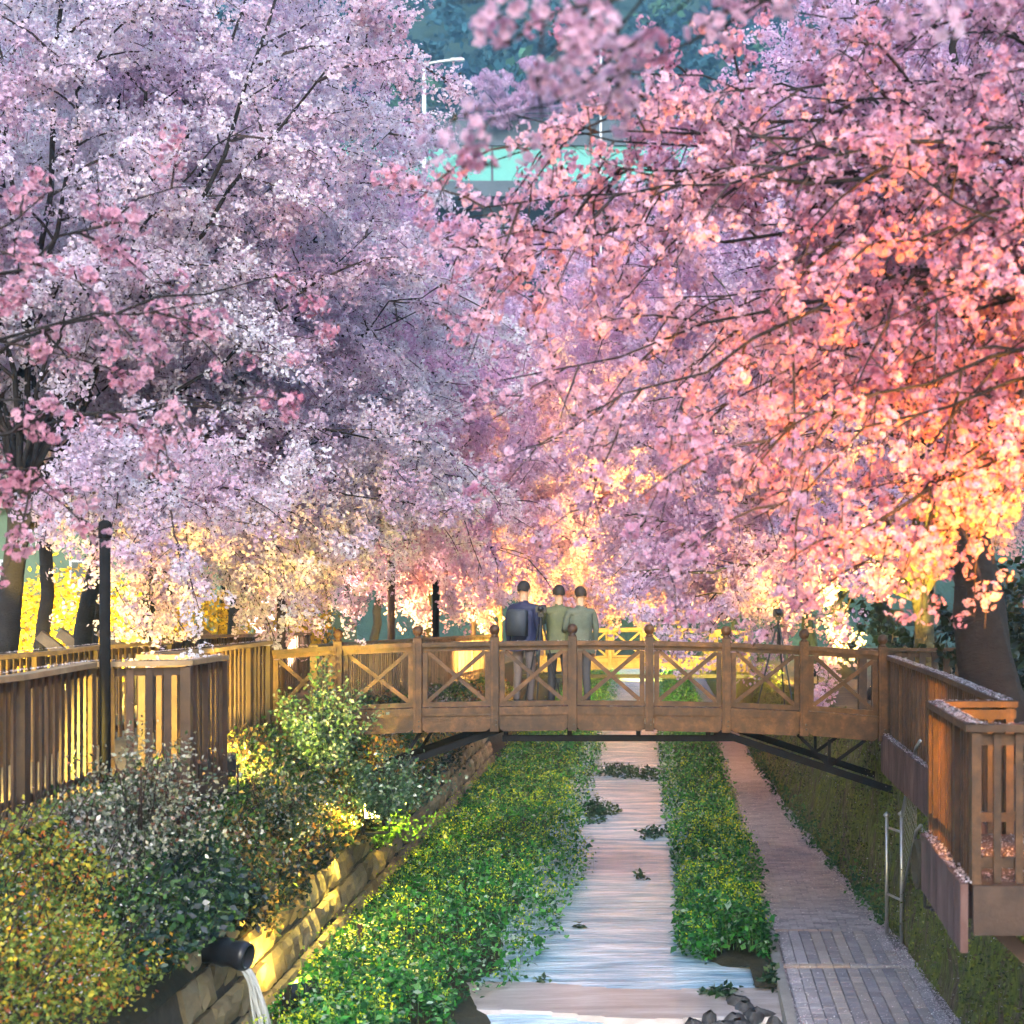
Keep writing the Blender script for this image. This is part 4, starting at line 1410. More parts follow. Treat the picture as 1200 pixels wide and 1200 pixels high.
near_t = [(-0.35, 5.6, E + 1.75), (-0.55, 5.9, E + 1.62), (-0.05, 5.8, E + 1.85), (-0.7, 5.7, E + 1.95)]
make_tree('pink cherry bough hanging nearest from the top before the blue hill', (2.9, 5.4, deck_r(5)), (2.2, 5.5, E + 2.7), near_t, 'bloom_pink', 0, 911,
          r0=0.16, dens=0.8, sub_len=(0.25, 0.5), droop=0.8, sub_per_m=2.2, r_limb=0.018, lift=0.12, bush=0.22, twigs_per_m=4.0)
near_l = [(-2.3, 10.2, E + 1.15), (-2.5, 9.8, E + 1.65), (-2.9, 10.4, E + 0.95), (-3.1, 9.6, E + 2.3), (-3.3, 10.0, E + 0.55), (-2.7, 10.6, E + 2.5), (-2.2, 10.8, E + 2.0)]
make_tree('rose pink cherry tree whose blurred boughs hang in from the left edge', (-5.9, 9.8, deck_l(9)), (-5.2, 9.9, E + 0.9), near_l, 'bloom_rose', 0, 921,
          r0=0.25, dens=0.62, sub_len=(0.4, 0.9), droop=0.45, sub_per_m=1.6, r_limb=0.021, lift=0.1, bush=0.32, twigs_per_m=3.5)
print('COUNT', COUNT)

# ------------------------------------------------------------------ small plants
LEAF_V = np.array([(0, 0, 0), (0.5, -0.30, 0.05), (1.0, 0, -0.08), (0.5, 0.30, 0.05)])
LEAF_F = np.array([(0, 1, 2, 3)])


def palette_pick(rg, n, cols, wts):
    c = np.array(cols)[rg.choice(len(cols), n, p=np.array(wts) / sum(wts))]
    return np.clip(c * rg.uniform(0.7, 1.3, (n, 1)), 0, 1)


def leaves(P, rg, size, col, tilt=None):
    return scatter(LEAF_V, LEAF_F, P, rand_rot(len(P), rg, tilt), size, col)


# the bank of shrubs below the left railing
rg = np.random.default_rng(31)


def bank_surface(y, t, rg, n):
    """t 0 at the wall's edge, 1 at the railing; bulges out over the wall in clumps"""
    cl = fbm(y * 0.8, t * 1.6 + 3)
    bulge = 0.03 + 0.62 * (cl - 0.36) * np.sin(np.pi * np.clip(t * 0.85 + 0.1, 0, 1))
    dl = np.array([deck_l(a) for a in y])
    x = -3.76 - 0.96 * t
    z = 1.28 + (dl - 1.28) * t
    return np.stack([x + bulge * 0.75, y, z + bulge * 0.65], 1)


n = 95000
y = 8.6 + (46 - 8.6) * rg.random(n) ** 1.55
t = rg.random(n)
P = bank_surface(y, t, rg, n) + rg.normal(0, 0.075, (n, 3))
zone = fbm(y * 0.45 + 20, t * 1.3 + 9)
z2 = fbm(y * 1.7 + 5, t * 3.0 + 40)
pal_green = palette_pick(rg, n, [(0.04, 0.11, 0.03), (0.08, 0.18, 0.035), (0.15, 0.26, 0.06), (0.03, 0.075, 0.04), (0.32, 0.38, 0.24)], [4, 4, 3, 2, 1.2])
pal_pale = palette_pick(rg, n, [(0.42, 0.41, 0.36), (0.22, 0.28, 0.17), (0.58, 0.54, 0.54), (0.28, 0.19, 0.14), (0.06, 0.10, 0.04)], [3, 3, 1.6, 2, 2.4])
pal_dry = palette_pick(rg, n, [(0.40, 0.25, 0.06), (0.32, 0.16, 0.05), (0.48, 0.34, 0.12), (0.13, 0.15, 0.03), (0.06, 0.05, 0.03)], [3, 2, 2, 2.5, 2])
pal_red = palette_pick(rg, n, [(0.46, 0.12, 0.03), (0.58, 0.30, 0.03), (0.56, 0.48, 0.05), (0.12, 0.19, 0.03), (0.25, 0.33, 0.06)], [1.0, 1.2, 2.4, 3, 4])
col = pal_green.copy()
s_ = (zone + 0.5 * (z2 - 0.5)) > 0.55
col[s_] = pal_pale[s_]
s_ = (z2 > 0.56) & (y > 15)
col[s_] = pal_dry[s_]
s_ = (y < 13.2) & (z2 + 0.25 * (13.2 - y) / 4 > 0.46)
col[s_] = pal_red[s_]
s_ = (t < 0.35) & (y > 17) & (rg.random(n) < 0.55)
col[s_] = pal_dry[s_]
size = rg.uniform(0.035, 0.085, n) * np.clip(y / 18, 0.55, 1.15)
Vn, Fn, Tn = leaves(P, rg, size, col)
ug = link('undergrowth', np_mesh('undergrowth', Vn, Fn, Tn), 'leaf')
tag(ug, 'mixed green, russet and pale shrubs covering the bank below the left railing', 'shrubs', kind='stuff')

# twigs and dry stems poking out of the bank
mb = MB()
for k in range(420):
    yy = 9 + 22 * rg.random() ** 1.3
    tt = rg.uniform(0.15, 1.0)
    p0 = bank_surface(np.array([yy]), np.array([tt]), rg, 1)[0]
    d_ = unit(np.array([rg.uniform(-0.1, 0.6), rg.uniform(-0.5, 0.5), rg.uniform(0.3, 1.0)]))
    L = rg.uniform(0.2, 0.5)
    mb.tube([p0, p0 + d_ * L * 0.6 + rg.normal(0, 0.02, 3), p0 + d_ * L], [0.006, 0.004, 0.002], 3, False)
tag(mb.build('dry_stems', 'twig'), 'thin dry stems sticking out of the left bank', 'stems', kind='stuff')

# dark broad-leaved ivy around the pipe and along the wall's lip
n = 5200
y = 12.0 + 5.2 * rg.random(n)
t = rg.uniform(0.0, 0.75, n)
P = bank_surface(y, t, rg, n) + rg.normal(0, 0.05, (n, 3)) + np.array([0.06, 0, 0.02])
k_ = (np.abs(y - 14.5) / 1.9 + np.abs(t - 0.12) / 0.42) < 1.0 + 0.3 * rg.random(n)
P = P[k_]
col = palette_pick(rg, len(P), [(0.012, 0.028, 0.022), (0.025, 0.06, 0.03), (0.04, 0.10, 0.035), (0.07, 0.085, 0.095)], [3.5, 3, 2, 1.5])
Vi, Fi, Ti = leaves(P, rg, rg.uniform(0.055, 0.11, len(P)), col)
y2 = 15.5 + 22 * rg.random(5200) ** 1.3
hang = rg.random(5200) ** 1.5 * (0.08 + 0.42 * np.clip((fbm(y2 * 1.4, y2 * 0 + 8) - 0.35) * 2.0, 0, 1))
P2 = np.stack([-3.76 + 0.06 + 0.30 * hang + rg.normal(0, 0.05, 5200), y2, 1.30 - hang + rg.normal(0, 0.05, 5200)], 1)
P2[:, 0] = np.maximum(P2[:, 0], WALL_BASE + (WALL_TOP - WALL_BASE) * (P2[:, 2] / 2.5) + 0.06)
col2 = palette_pick(rg, len(P2), [(0.012, 0.025, 0.018), (0.025, 0.05, 0.025), (0.16, 0.10, 0.03), (0.04, 0.04, 0.04), (0.26, 0.17, 0.05)], [4, 3, 1.4, 1.2, 1])
V2, F2, T2 = leaves(P2, rg, rg.uniform(0.05, 0.10, len(P2)), col2)
V, F, T = join_parts([(Vi, Fi, Ti), (V2, F2, T2)])
tag(link('ivy', np_mesh('ivy', V, F, T), 'leaf_gloss'), 'dark glossy ivy hanging over the stone wall around the pipe', 'ivy', kind='stuff')

# variegated shrub in front of the bridge's left end
def shrub(label, c, rad, n, cols, wts, seed, size=(0.05, 0.1), name='shrub'):
    rg = np.random.default_rng(seed)
    root = empty(name, (c[0], c[1], c[2] - rad[2]), label, 'shrub')
    if c[0] < 0:
        n, size = int(n * 1.8), (size[0] * 0.7, size[1] * 0.7)
    ns = 46
    tips = rg.normal(size=(ns, 3)) * np.array([rad[0], rad[1], 0]) * 0.75
    tips[:, 2] = rad[2] * rg.uniform(0.7, 2.2, ns) * (1 - 0.28 * np.clip(np.hypot(tips[:, 0] / rad[0], tips[:, 1] / rad[1]), 0, 2))
    si = rg.integers(0, ns, n)
    tt = rg.random(n) ** 0.7
    P = tips[si] * tt[:, None] * np.stack([tt ** 0.2, tt ** 0.2, np.ones(n)], 1)
    P[:, :2] += tips[si][:, :2] * 0.25
    P += rg.normal(0, 0.06, (n, 3))
    V, F, T = leaves(P, rg, rg.uniform(size[0], size[1], n), palette_pick(rg, n, cols, wts))
    o = link('foliage', np_mesh('foliage', V, F, T), 'leaf_gloss', root)
    tag(o, kind='stuff')
    mb = MB()
    for k in range(16):
        q = np.array([rg.normal(0, rad[0] * 0.5), rg.normal(0, rad[1] * 0.5), rad[2] * rg.uniform(0.8, 1.8)])
        mb.tube([(0, 0, -0.15), q * 0.5 + rg.normal(0, 0.03, 3), q], [0.014, 0.009, 0.003], 4, False)
    tag(mb.build('stems', 'twig', root), kind='stuff')
    return root


GR = [(0.03, 0.07, 0.035), (0.06, 0.13, 0.05), (0.13, 0.2, 0.11), (0.28, 0.33, 0.25)]
shrub('blue-green variegated shrub growing against the left end panels of the bridge', (-3.85, 20.2, 2.75), (0.36, 0.4, 0.62), 2600, GR, [3, 4, 3, 1.5], 41)
shrub('blue-green shrub below the first ball-topped post of the bridge', (-3.15, 20.3, 1.95), (0.5, 0.45, 0.42), 2400, GR, [4, 4, 2, 1], 42)
shrub('pale grey-leaved shrub in front of the jutting railing corner', (-4.25, 14.3, 2.55), (0.55, 0.5, 0.55), 3000, [(0.05, 0.08, 0.04), (0.2, 0.22, 0.16), (0.36, 0.36, 0.32), (0.14, 0.06, 0.04)], [3, 3, 2, 1], 43, (0.04, 0.08))
shrub('dark rounded shrub on the bank between the corner and the bridge', (-4.0, 18.0, 2.1), (0.5, 0.6, 0.5), 3000, [(0.02, 0.045, 0.02), (0.05, 0.08, 0.03), (0.2, 0.22, 0.2), (0.25, 0.17, 0.07)], [4, 3, 1.4, 1.2], 44)
shrub('bright green low shrub at the lip of the stone wall', (-3.75, 23.6, 1.05), (0.32, 0.8, 0.32), 1800, [(0.07, 0.2, 0.02), (0.1, 0.28, 0.03), (0.05, 0.12, 0.02)], [3, 3, 2], 45)


DK = [(0.012, 0.022, 0.012), (0.02, 0.035, 0.015), (0.04, 0.055, 0.02)]  # near-black greens for two bushes added to darken the background
shrub('added dark backdrop bush behind the leaning black trunk', (6.6, 23.5, 3.9), (1.6, 1.2, 1.7), 6000, DK, [4, 3, 1], 46, (0.10, 0.2))
shrub('added dark backdrop bush behind the forked yellow-lit tree', (7.2, 31.0, 3.9), (2.2, 1.4, 1.7), 6000, DK, [4, 3, 1], 47, (0.12, 0.24))


# rape plants filling the strip beside the stream: leaves below, yellow flower heads above
def rape_strip(name, label, xl_f, xr_f, ya, yb, n, seed, hgt, flower_f, power=1.5, size=(0.035, 0.085)):
    rg = np.random.default_rng(seed)
    y = ya + (yb - ya) * rg.random(n) ** power
    u = rg.random(n)
    xl, xr = np.array([xl_f(a) for a in y]), np.array([xr_f(a) for a in y])
    edge = 0.30 * (fbm(y * 2.0 + seed, u * 0 + 3) - 0.5) * 2 + rg.normal(0, 0.03, n)
    x = xl + (xr - xl + edge) * u
    top = hgt * (0.30 + 1.2 * fbm(x * 1.7 + 3, y * 1.5 + seed)) * np.clip(np.minimum(u / 0.40, (1 - u) / 0.16) + 0.2, 0, 1)
    z = top * (0.35 + 0.65 * rg.random(n) ** 0.45) + 0.05
    P = np.stack([x, y, z], 1) + rg.normal(0, 0.03, (n, 3))
    col = palette_pick(rg, n, [(0.015, 0.09, 0.025), (0.03, 0.19, 0.03), (0.07, 0.32, 0.045), (0.14, 0.36, 0.12), (0.32, 0.46, 0.34)], [4, 4, 3, 1.7, 1.0])  # the palest green paints glints on the leaves
    parts = [leaves(P, rg, rg.uniform(*size, n) * np.where(rg.random(n) < 0.12, 1.6, 1.0), col, 1.1)]
    # flower heads: small bunches of yellow four-petalled flowers standing above the leaves
    f = rg.random(n) < flower_f(u, y, rg)
    Pf = np.stack([x[f], y[f], top[f] + rg.uniform(0.03, 0.30, f.sum())], 1)
    # thin upright stems carrying them
    ns_ = int(f.sum())
    st_v = np.array([(0, -0.004, 0), (0, 0.004, 0), (0.02, 0.004, 1), (0.02, -0.004, 1)])
    Ps = np.stack([Pf[:, 0], Pf[:, 1], top[f] * 0.3], 1)
    parts.append(scatter(st_v, LEAF_F, Ps, rand_rot(ns_, rg, 0.12), Pf[:, 2] - top[f] * 0.3, palette_pick(rg, ns_, [(0.08, 0.2, 0.05), (0.14, 0.28, 0.07)], [1, 1])))
    k = 6
    Pf = np.repeat(Pf, k, 0) + rg.normal(0, 0.026, (f.sum() * k, 3))
    cf = palette_pick(rg, len(Pf), [(0.62, 0.70, 0.02), (0.48, 0.62, 0.03), (0.26, 0.44, 0.05)], [3, 2, 3])
    parts.append(leaves(Pf, rg, rg.uniform(0.022, 0.04, len(Pf)), cf))
    V, F, T = join_parts(parts)
    o = link(name, np_mesh(name, V, F, T), 'leaf')
    return tag(o, label, 'plants', kind='stuff')


left_edge = lerp_tab([(9, -2.0), (15, -1.95), (16.7, -1.85), (18.0, -1.45), (20, -1.15), (23, -1.05), (27, -1.10), (31, -1.28), (37, -1.25), (46, -1.35), (80, -1.3)])
rape_strip('rape_plants', 'leafy green plants with yellow flowers filling the left side of the stream', lambda y: -3.62 + (0.2 if y < 16 else 0.0), lambda y: left_edge(y) + 0.05, 12.5, 80, 60000, 51, 0.60,
           lambda u, y, rg: np.clip(0.10 + 0.55 * np.exp(-((y - 27) / 6.5) ** 2) * (0.35 + 0.65 * u) + 0.12 * (y > 40), 0, 1) * 0.27 * (0.25 + fbm(u * 4, y * 0.8)), 2.1)
right_l = lerp_tab([(18.7, 0.75), (19.4, 0.34), (21, 0.36), (25, 0.38), (30, 0.30), (36, 0.26), (46, 0.25), (80, 0.3)])
rape_strip('verge_plants', 'clipped-looking strip of green leafy plants between the stream and the paved path', right_l, lambda y: path_l(y) - 0.12, 18.9, 78, 32000, 52, 0.58,
           lambda u, y, rg: np.clip(0.06 + 0.3 * np.exp(-((y - 28) / 8) ** 2), 0, 1) * 0.13, 2.0)


# clumps growing in the water
def clump(label, c, rx, ry, h, n, seed):
    rg = np.random.default_rng(seed)
    a = rg.uniform(0, 6.283, n)
    r_ = rg.random(n) ** 0.5
    lx = 0.8 + 0.4 * np.sin(3 * a + seed)
    P = np.stack([np.cos(a) * r_ * rx * lx, np.sin(a) * r_ * ry * lx, 0.03 + h * (1 - r_ ** 2) * rg.random(n)], 1)
    col = palette_pick(rg, n, [(0.015, 0.055, 0.025), (0.03, 0.09, 0.03), (0.06, 0.14, 0.05), (0.14, 0.2, 0.12)], [4, 4, 2, 1])
    V, F, T = leaves(P, rg, rg.uniform(0.05, 0.11, n), col, 0.9)
    o = link('water_plant', np_mesh('water_plant', V, F, T), 'leaf')
    o.location = c
    return tag(o, label, 'water plant', 'plant clumps in the stream')


clump('long leafy clump crossing the stream just below the bridge beam', (-0.75, 38.5, 0.0), 0.75, 1.1, 0.26, 900, 61)
clump('leafy clump joining the long one to the path-side strip', (-0.05, 38.0, 0.0), 0.45, 1.0, 0.24, 500, 62)
clump('rounded leafy clump jutting from the flower strip into the water', (-0.95, 31.5, 0.0), 0.42, 1.1, 0.32, 700, 63)
clump('low leafy clump beside the path-side strip in midstream', (0.12, 29.0, 0.0), 0.36, 0.5, 0.16, 260, 64)
clump('tiny leaf tuft alone in the rippled water', (-0.12, 24.6, 0.0), 0.10, 0.16, 0.13, 34, 65)
clump('tiny pair of leaf tufts low in the stream near the flower strip', (-1.12, 18.0, 0.04), 0.07, 0.06, 0.07, 22, 66)
clump('small dark weed tuft at the very edge of the flower strip', (-0.85, 21.0, 0.0), 0.06, 0.08, 0.10, 20, 67)
clump('tuft of weeds growing at the kerb beside the bare rocks', (1.28, 17.9, 0.02), 0.13, 0.35, 0.22, 150, 68)
clump('patch of creeping weeds over the rocks at the bottom edge', (0.75, 17.5, 0.03), 0.26, 0.18, 0.08, 130, 69)

# rocks at the lower right of the water
for k in range(16):
    rk = np.random.default_rng(800 + k)
    x, yy = rk.uniform(0.35, 1.22), rk.uniform(15.9, 17.25)
    n1, n2 = 7, 5
    sx, sy, sz = rk.uniform(0.07, 0.17), rk.uniform(0.08, 0.2), rk.uniform(0.05, 0.10)
    vs, fs = [], []
    for i in range(n2):
        ph = math.pi * (i + 0.5) / n2
        for j in range(n1):
            th = 2 * math.pi * j / n1
            f = rk.uniform(0.75, 1.2)
            vs.append((sx * f * math.sin(ph) * math.cos(th), sy * f * math.sin(ph) * math.sin(th), sz * f * math.cos(ph)))
    for i in range(n2 - 1):
        for j in range(n1):
            j2 = (j + 1) % n1
            fs.append((i * n1 + j, i * n1 + j2, (i + 1) * n1 + j2, (i + 1) * n1 + j))
    fs += [tuple(range(n1)), tuple((n2 - 1) * n1 + j for j in range(n1 - 1, -1, -1))]
    o = MB().add(vs, fs).build('rock', 'rock', None, True)
    o.location = (x, yy, 0.0)
    tag(o, 'wet dark stone in the rocky corner beside the kerb', 'rock', 'stones beside the kerb')

# moss and small weeds on the right wall
rg = np.random.default_rng(71)
n = 20000
y = 11 + 34 * rg.random(n) ** 1.4
t = rg.random(n)
bx_ = np.array([path_r(a) for a in y]); tx_ = np.array([wall_top_r(a) for a in y])
keepm = fbm(y * 1.4 + 2, t * 2.2 + 9) > 0.40
x = bx_ + (tx_ - bx_) * t - 0.02 - 0.06 * rg.random(n)
P = np.stack([x, y, t * 2.36 + 0.02], 1)[keepm]
col = palette_pick(rg, len(P), [(0.07, 0.10, 0.013), (0.14, 0.18, 0.025), (0.26, 0.28, 0.05), (0.11, 0.08, 0.045), (0.035, 0.055, 0.01)], [4, 3, 1.6, 1.6, 2])
a_ = leaves(P, rg, rg.uniform(0.02, 0.05, len(P)), col)
nb = 1700   # greener weeds at the foot
yb_ = 20.5 + 22 * rg.random(nb) ** 1.2
Pb = np.stack([np.array([path_r(a) for a in yb_]) - 0.02 - 0.14 * rg.random(nb) ** 2, yb_, PATH_Z + 0.02 + 0.45 * rg.random(nb) ** 2.2], 1)
k_ = fbm(yb_ * 1.2, yb_ * 0 + 2) > 0.47
cb = palette_pick(rg, nb, [(0.03, 0.09, 0.03), (0.06, 0.15, 0.04), (0.12, 0.2, 0.07)], [3, 3, 1])
b_ = leaves(Pb[k_], rg, rg.uniform(0.04, 0.09, k_.sum()), cb[k_])
V, F, T = join_parts([a_, b_])
tag(link('moss', np_mesh('moss', V, F, T), 'moss_leaf'), 'green moss and weeds covering the wall beside the paved path', 'moss', kind='stuff')

# hedge of yellow forsythia in the yard
hd = empty('flower_hedge', (-11.5, 34.5, deck_l(34)), 'yellow flowering hedge behind the dark trunks', 'hedge')
rg = np.random.default_rng(81)
n = 16000
P = np.stack([rg.uniform(-6, 5.0, n), rg.normal(0, 0.5, n), 0.05 + 1.9 * rg.random(n) ** 0.8 * (0.8 + 0.4 * rg.random(n))], 1)
P[:, 2] *= 0.7 + 0.6 * fbm(P[:, 0] * 0.6 + 3, P[:, 0] * 0 + 1)
V, F, T = leaves(P, rg, rg.uniform(0.08, 0.15, n), palette_pick(rg, n, [(0.72, 0.52, 0.03), (0.6, 0.42, 0.02), (0.25, 0.26, 0.04)], [4, 3, 1]))
tag(link('blossom', np_mesh('blossom', V, F, T), 'leaf', hd), kind='stuff')
mb = MB()
for k in range(60):
    x = rg.uniform(-6, 5.0)
    mb.tube([(x, 0, 0), (x + rg.normal(0, 0.1), rg.normal(0, 0.2), 0.6), (x + rg.normal(0, 0.3), rg.normal(0, 0.3), 1.2)], [0.015, 0.01, 0.004], 4, False)
tag(mb.build('stems', 'twig', hd), kind='stuff')

# ------------------------------------------------------------------ wooded hill with an elevated road
def hill_z(x, y):
    b = max(0.0, (y - 95)) * 0.62
    return 1.0 + b + 9 * (float(fbm(np.array(x * 0.02 + 9), np.array(y * 0.02))) - 0.5) * min(1, max(0, (y - 95) / 40))


hx = np.linspace(-190, 190, 64)
hy = np.linspace(92, 300, 60)
V = [(a, b, hill_z(a, b)) for b in hy for a in hx]
F = [(j * 64 + i, j * 64 + i + 1, (j + 1) * 64 + i + 1, (j + 1) * 64 + i) for j in range(59) for i in range(63)]
me = bpy.data.meshes.new('hill')
me.from_pydata(V, [], F)
me.polygons.foreach_set('use_smooth', [True] * len(F))
me.update()
tag(link('hill', me, 'hill'), kind='structure')
rg = np.random.default_rng(91)
CP, CR = [], []
while len(CP) < 620:
    yy = rg.uniform(128, 290)
    xx = (rg.uniform(-80, 1250) - 760) / FOC * yy
    CP.append((xx, yy, hill_z(xx, yy) + rg.uniform(1.5, 4)))
    CR.append(rg.uniform(2.0, 4.2))
CP, CR = np.array(CP), np.array(CR)
per = 110
d_ = rg.normal(size=(len(CP), per, 3))
d_ /= np.linalg.norm(d_, axis=2)[:, :, None]
d_[:, :, 2] = np.abs(d_[:, :, 2]) * 1.15 - 0.25
P = (CP[:, None, :] + d_ * CR[:, None, None] * rg.uniform(0.7, 1.05, (len(CP), per, 1))).reshape(-1, 3)
base = palette_pick(rg, len(CP), [(0.010, 0.06, 0.085), (0.018, 0.085, 0.11), (0.05, 0.14, 0.08), (0.015, 0.055, 0.10)], [3, 3, 1.2, 2])  # blue of haze and dusk sky put into the leaf colours
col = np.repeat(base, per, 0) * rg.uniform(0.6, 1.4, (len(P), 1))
V, F, T = leaves(P, rg, rg.uniform(0.7, 1.5, len(P)), col)
tag(link('forest', np_mesh('forest', V, F, T), 'far_leaf'), 'woodland tinted haze blue covering the far hillside', 'forest', kind='stuff')

# elevated road with a mint-green barrier
HY = 112.0
zt, zb_ = EYE + (690 - 172) / FOC * HY, EYE + (690 - 216) / FOC * HY
rd = empty('elevated_road', (-8, HY, zb_), 'elevated road with a mint green barrier across the foot of the hill', 'road bridge')
for i in range(16):
    MB().box((-36 + i * 4.5, 0, (zt - zb_) / 2), (4.42, 0.2, zt - zb_)).build('barrier_panel', 'mint', rd)
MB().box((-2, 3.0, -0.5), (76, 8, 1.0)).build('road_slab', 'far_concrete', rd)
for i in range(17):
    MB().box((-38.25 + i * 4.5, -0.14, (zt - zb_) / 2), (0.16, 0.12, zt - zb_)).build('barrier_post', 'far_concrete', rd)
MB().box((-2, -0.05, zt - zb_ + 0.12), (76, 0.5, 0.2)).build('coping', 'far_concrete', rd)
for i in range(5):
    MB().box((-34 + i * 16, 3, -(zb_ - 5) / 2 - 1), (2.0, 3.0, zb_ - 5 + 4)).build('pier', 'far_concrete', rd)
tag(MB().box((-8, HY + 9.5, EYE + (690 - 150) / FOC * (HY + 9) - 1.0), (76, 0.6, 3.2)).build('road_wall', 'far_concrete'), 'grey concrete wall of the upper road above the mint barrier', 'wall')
fr = empty('guard_rail', (-8, HY + 9.2, EYE + (690 - 155) / FOC * (HY + 9) + 0.7), 'thin grey railing along the upper road', 'railing')
for i in range(38):
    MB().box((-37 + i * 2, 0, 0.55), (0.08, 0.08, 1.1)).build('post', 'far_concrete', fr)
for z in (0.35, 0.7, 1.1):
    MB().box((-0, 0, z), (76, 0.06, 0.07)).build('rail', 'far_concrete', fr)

# white street lamp
LX, LYv = (497 - 760) / FOC * 104, 104.0
lz0, lz1 = 20.0, EYE + (690 - 74) / FOC * 104
sl_ = empty('street_lamp', (LX, LYv, lz0), 'white double-armed street lamp in front of the blue hill', 'street lamp')
H_ = lz1 - lz0
MB().tube([(0, 0, 0), (0, 0, H_)], [0.16, 0.11], 10).build('pole', 'white_metal', sl_, True)
for s2, ln in ((1, 1.75), (-1, 1.45)):
    MB().tube([(0, 0, H_ - 0.05), (s2 * ln * 0.6, 0, H_ + 0.12), (s2 * ln, 0, H_ + 0.2)], 0.07, 8).build('arm', 'white_metal', sl_, True)
    MB().box((s2 * (ln + 0.3), 0, H_ + 0.22), (0.8, 0.3, 0.14), bev=0.04).build('lamp_head', 'white_metal', sl_)
# a second white pole behind the right-hand blossom
sp = empty('street_lamp', ((704 - 760) / FOC * 108, 108, 20), 'thin white pole standing among the right-hand blossom before the hill', 'street lamp')
MB().tube([(0, 0, 0), (0, 0, 19)], 0.07, 8).build('pole', 'white_metal', sp, True)

# pale cherry tree on the hillside
tb = (-10.2, 123.0, hill_z(-10, 123))
tgs = crown_targets((-9.2, 122.0, EYE + (690 - 118) / FOC * 122), (4.6, 4.0, 3.0), 16, 55)
make_tree('pale cherry tree alone on the hillside above the mint barrier', tb, (-9.8, 122.4, EYE + (690 - 150) / FOC * 122), tgs, 'bloom_lilac', 2, 990, r0=0.3, dens=0.55,
          sub_len=(1.0, 2.4), size=2.0, sub_per_m=1.2, group='cherry trees on the hill')

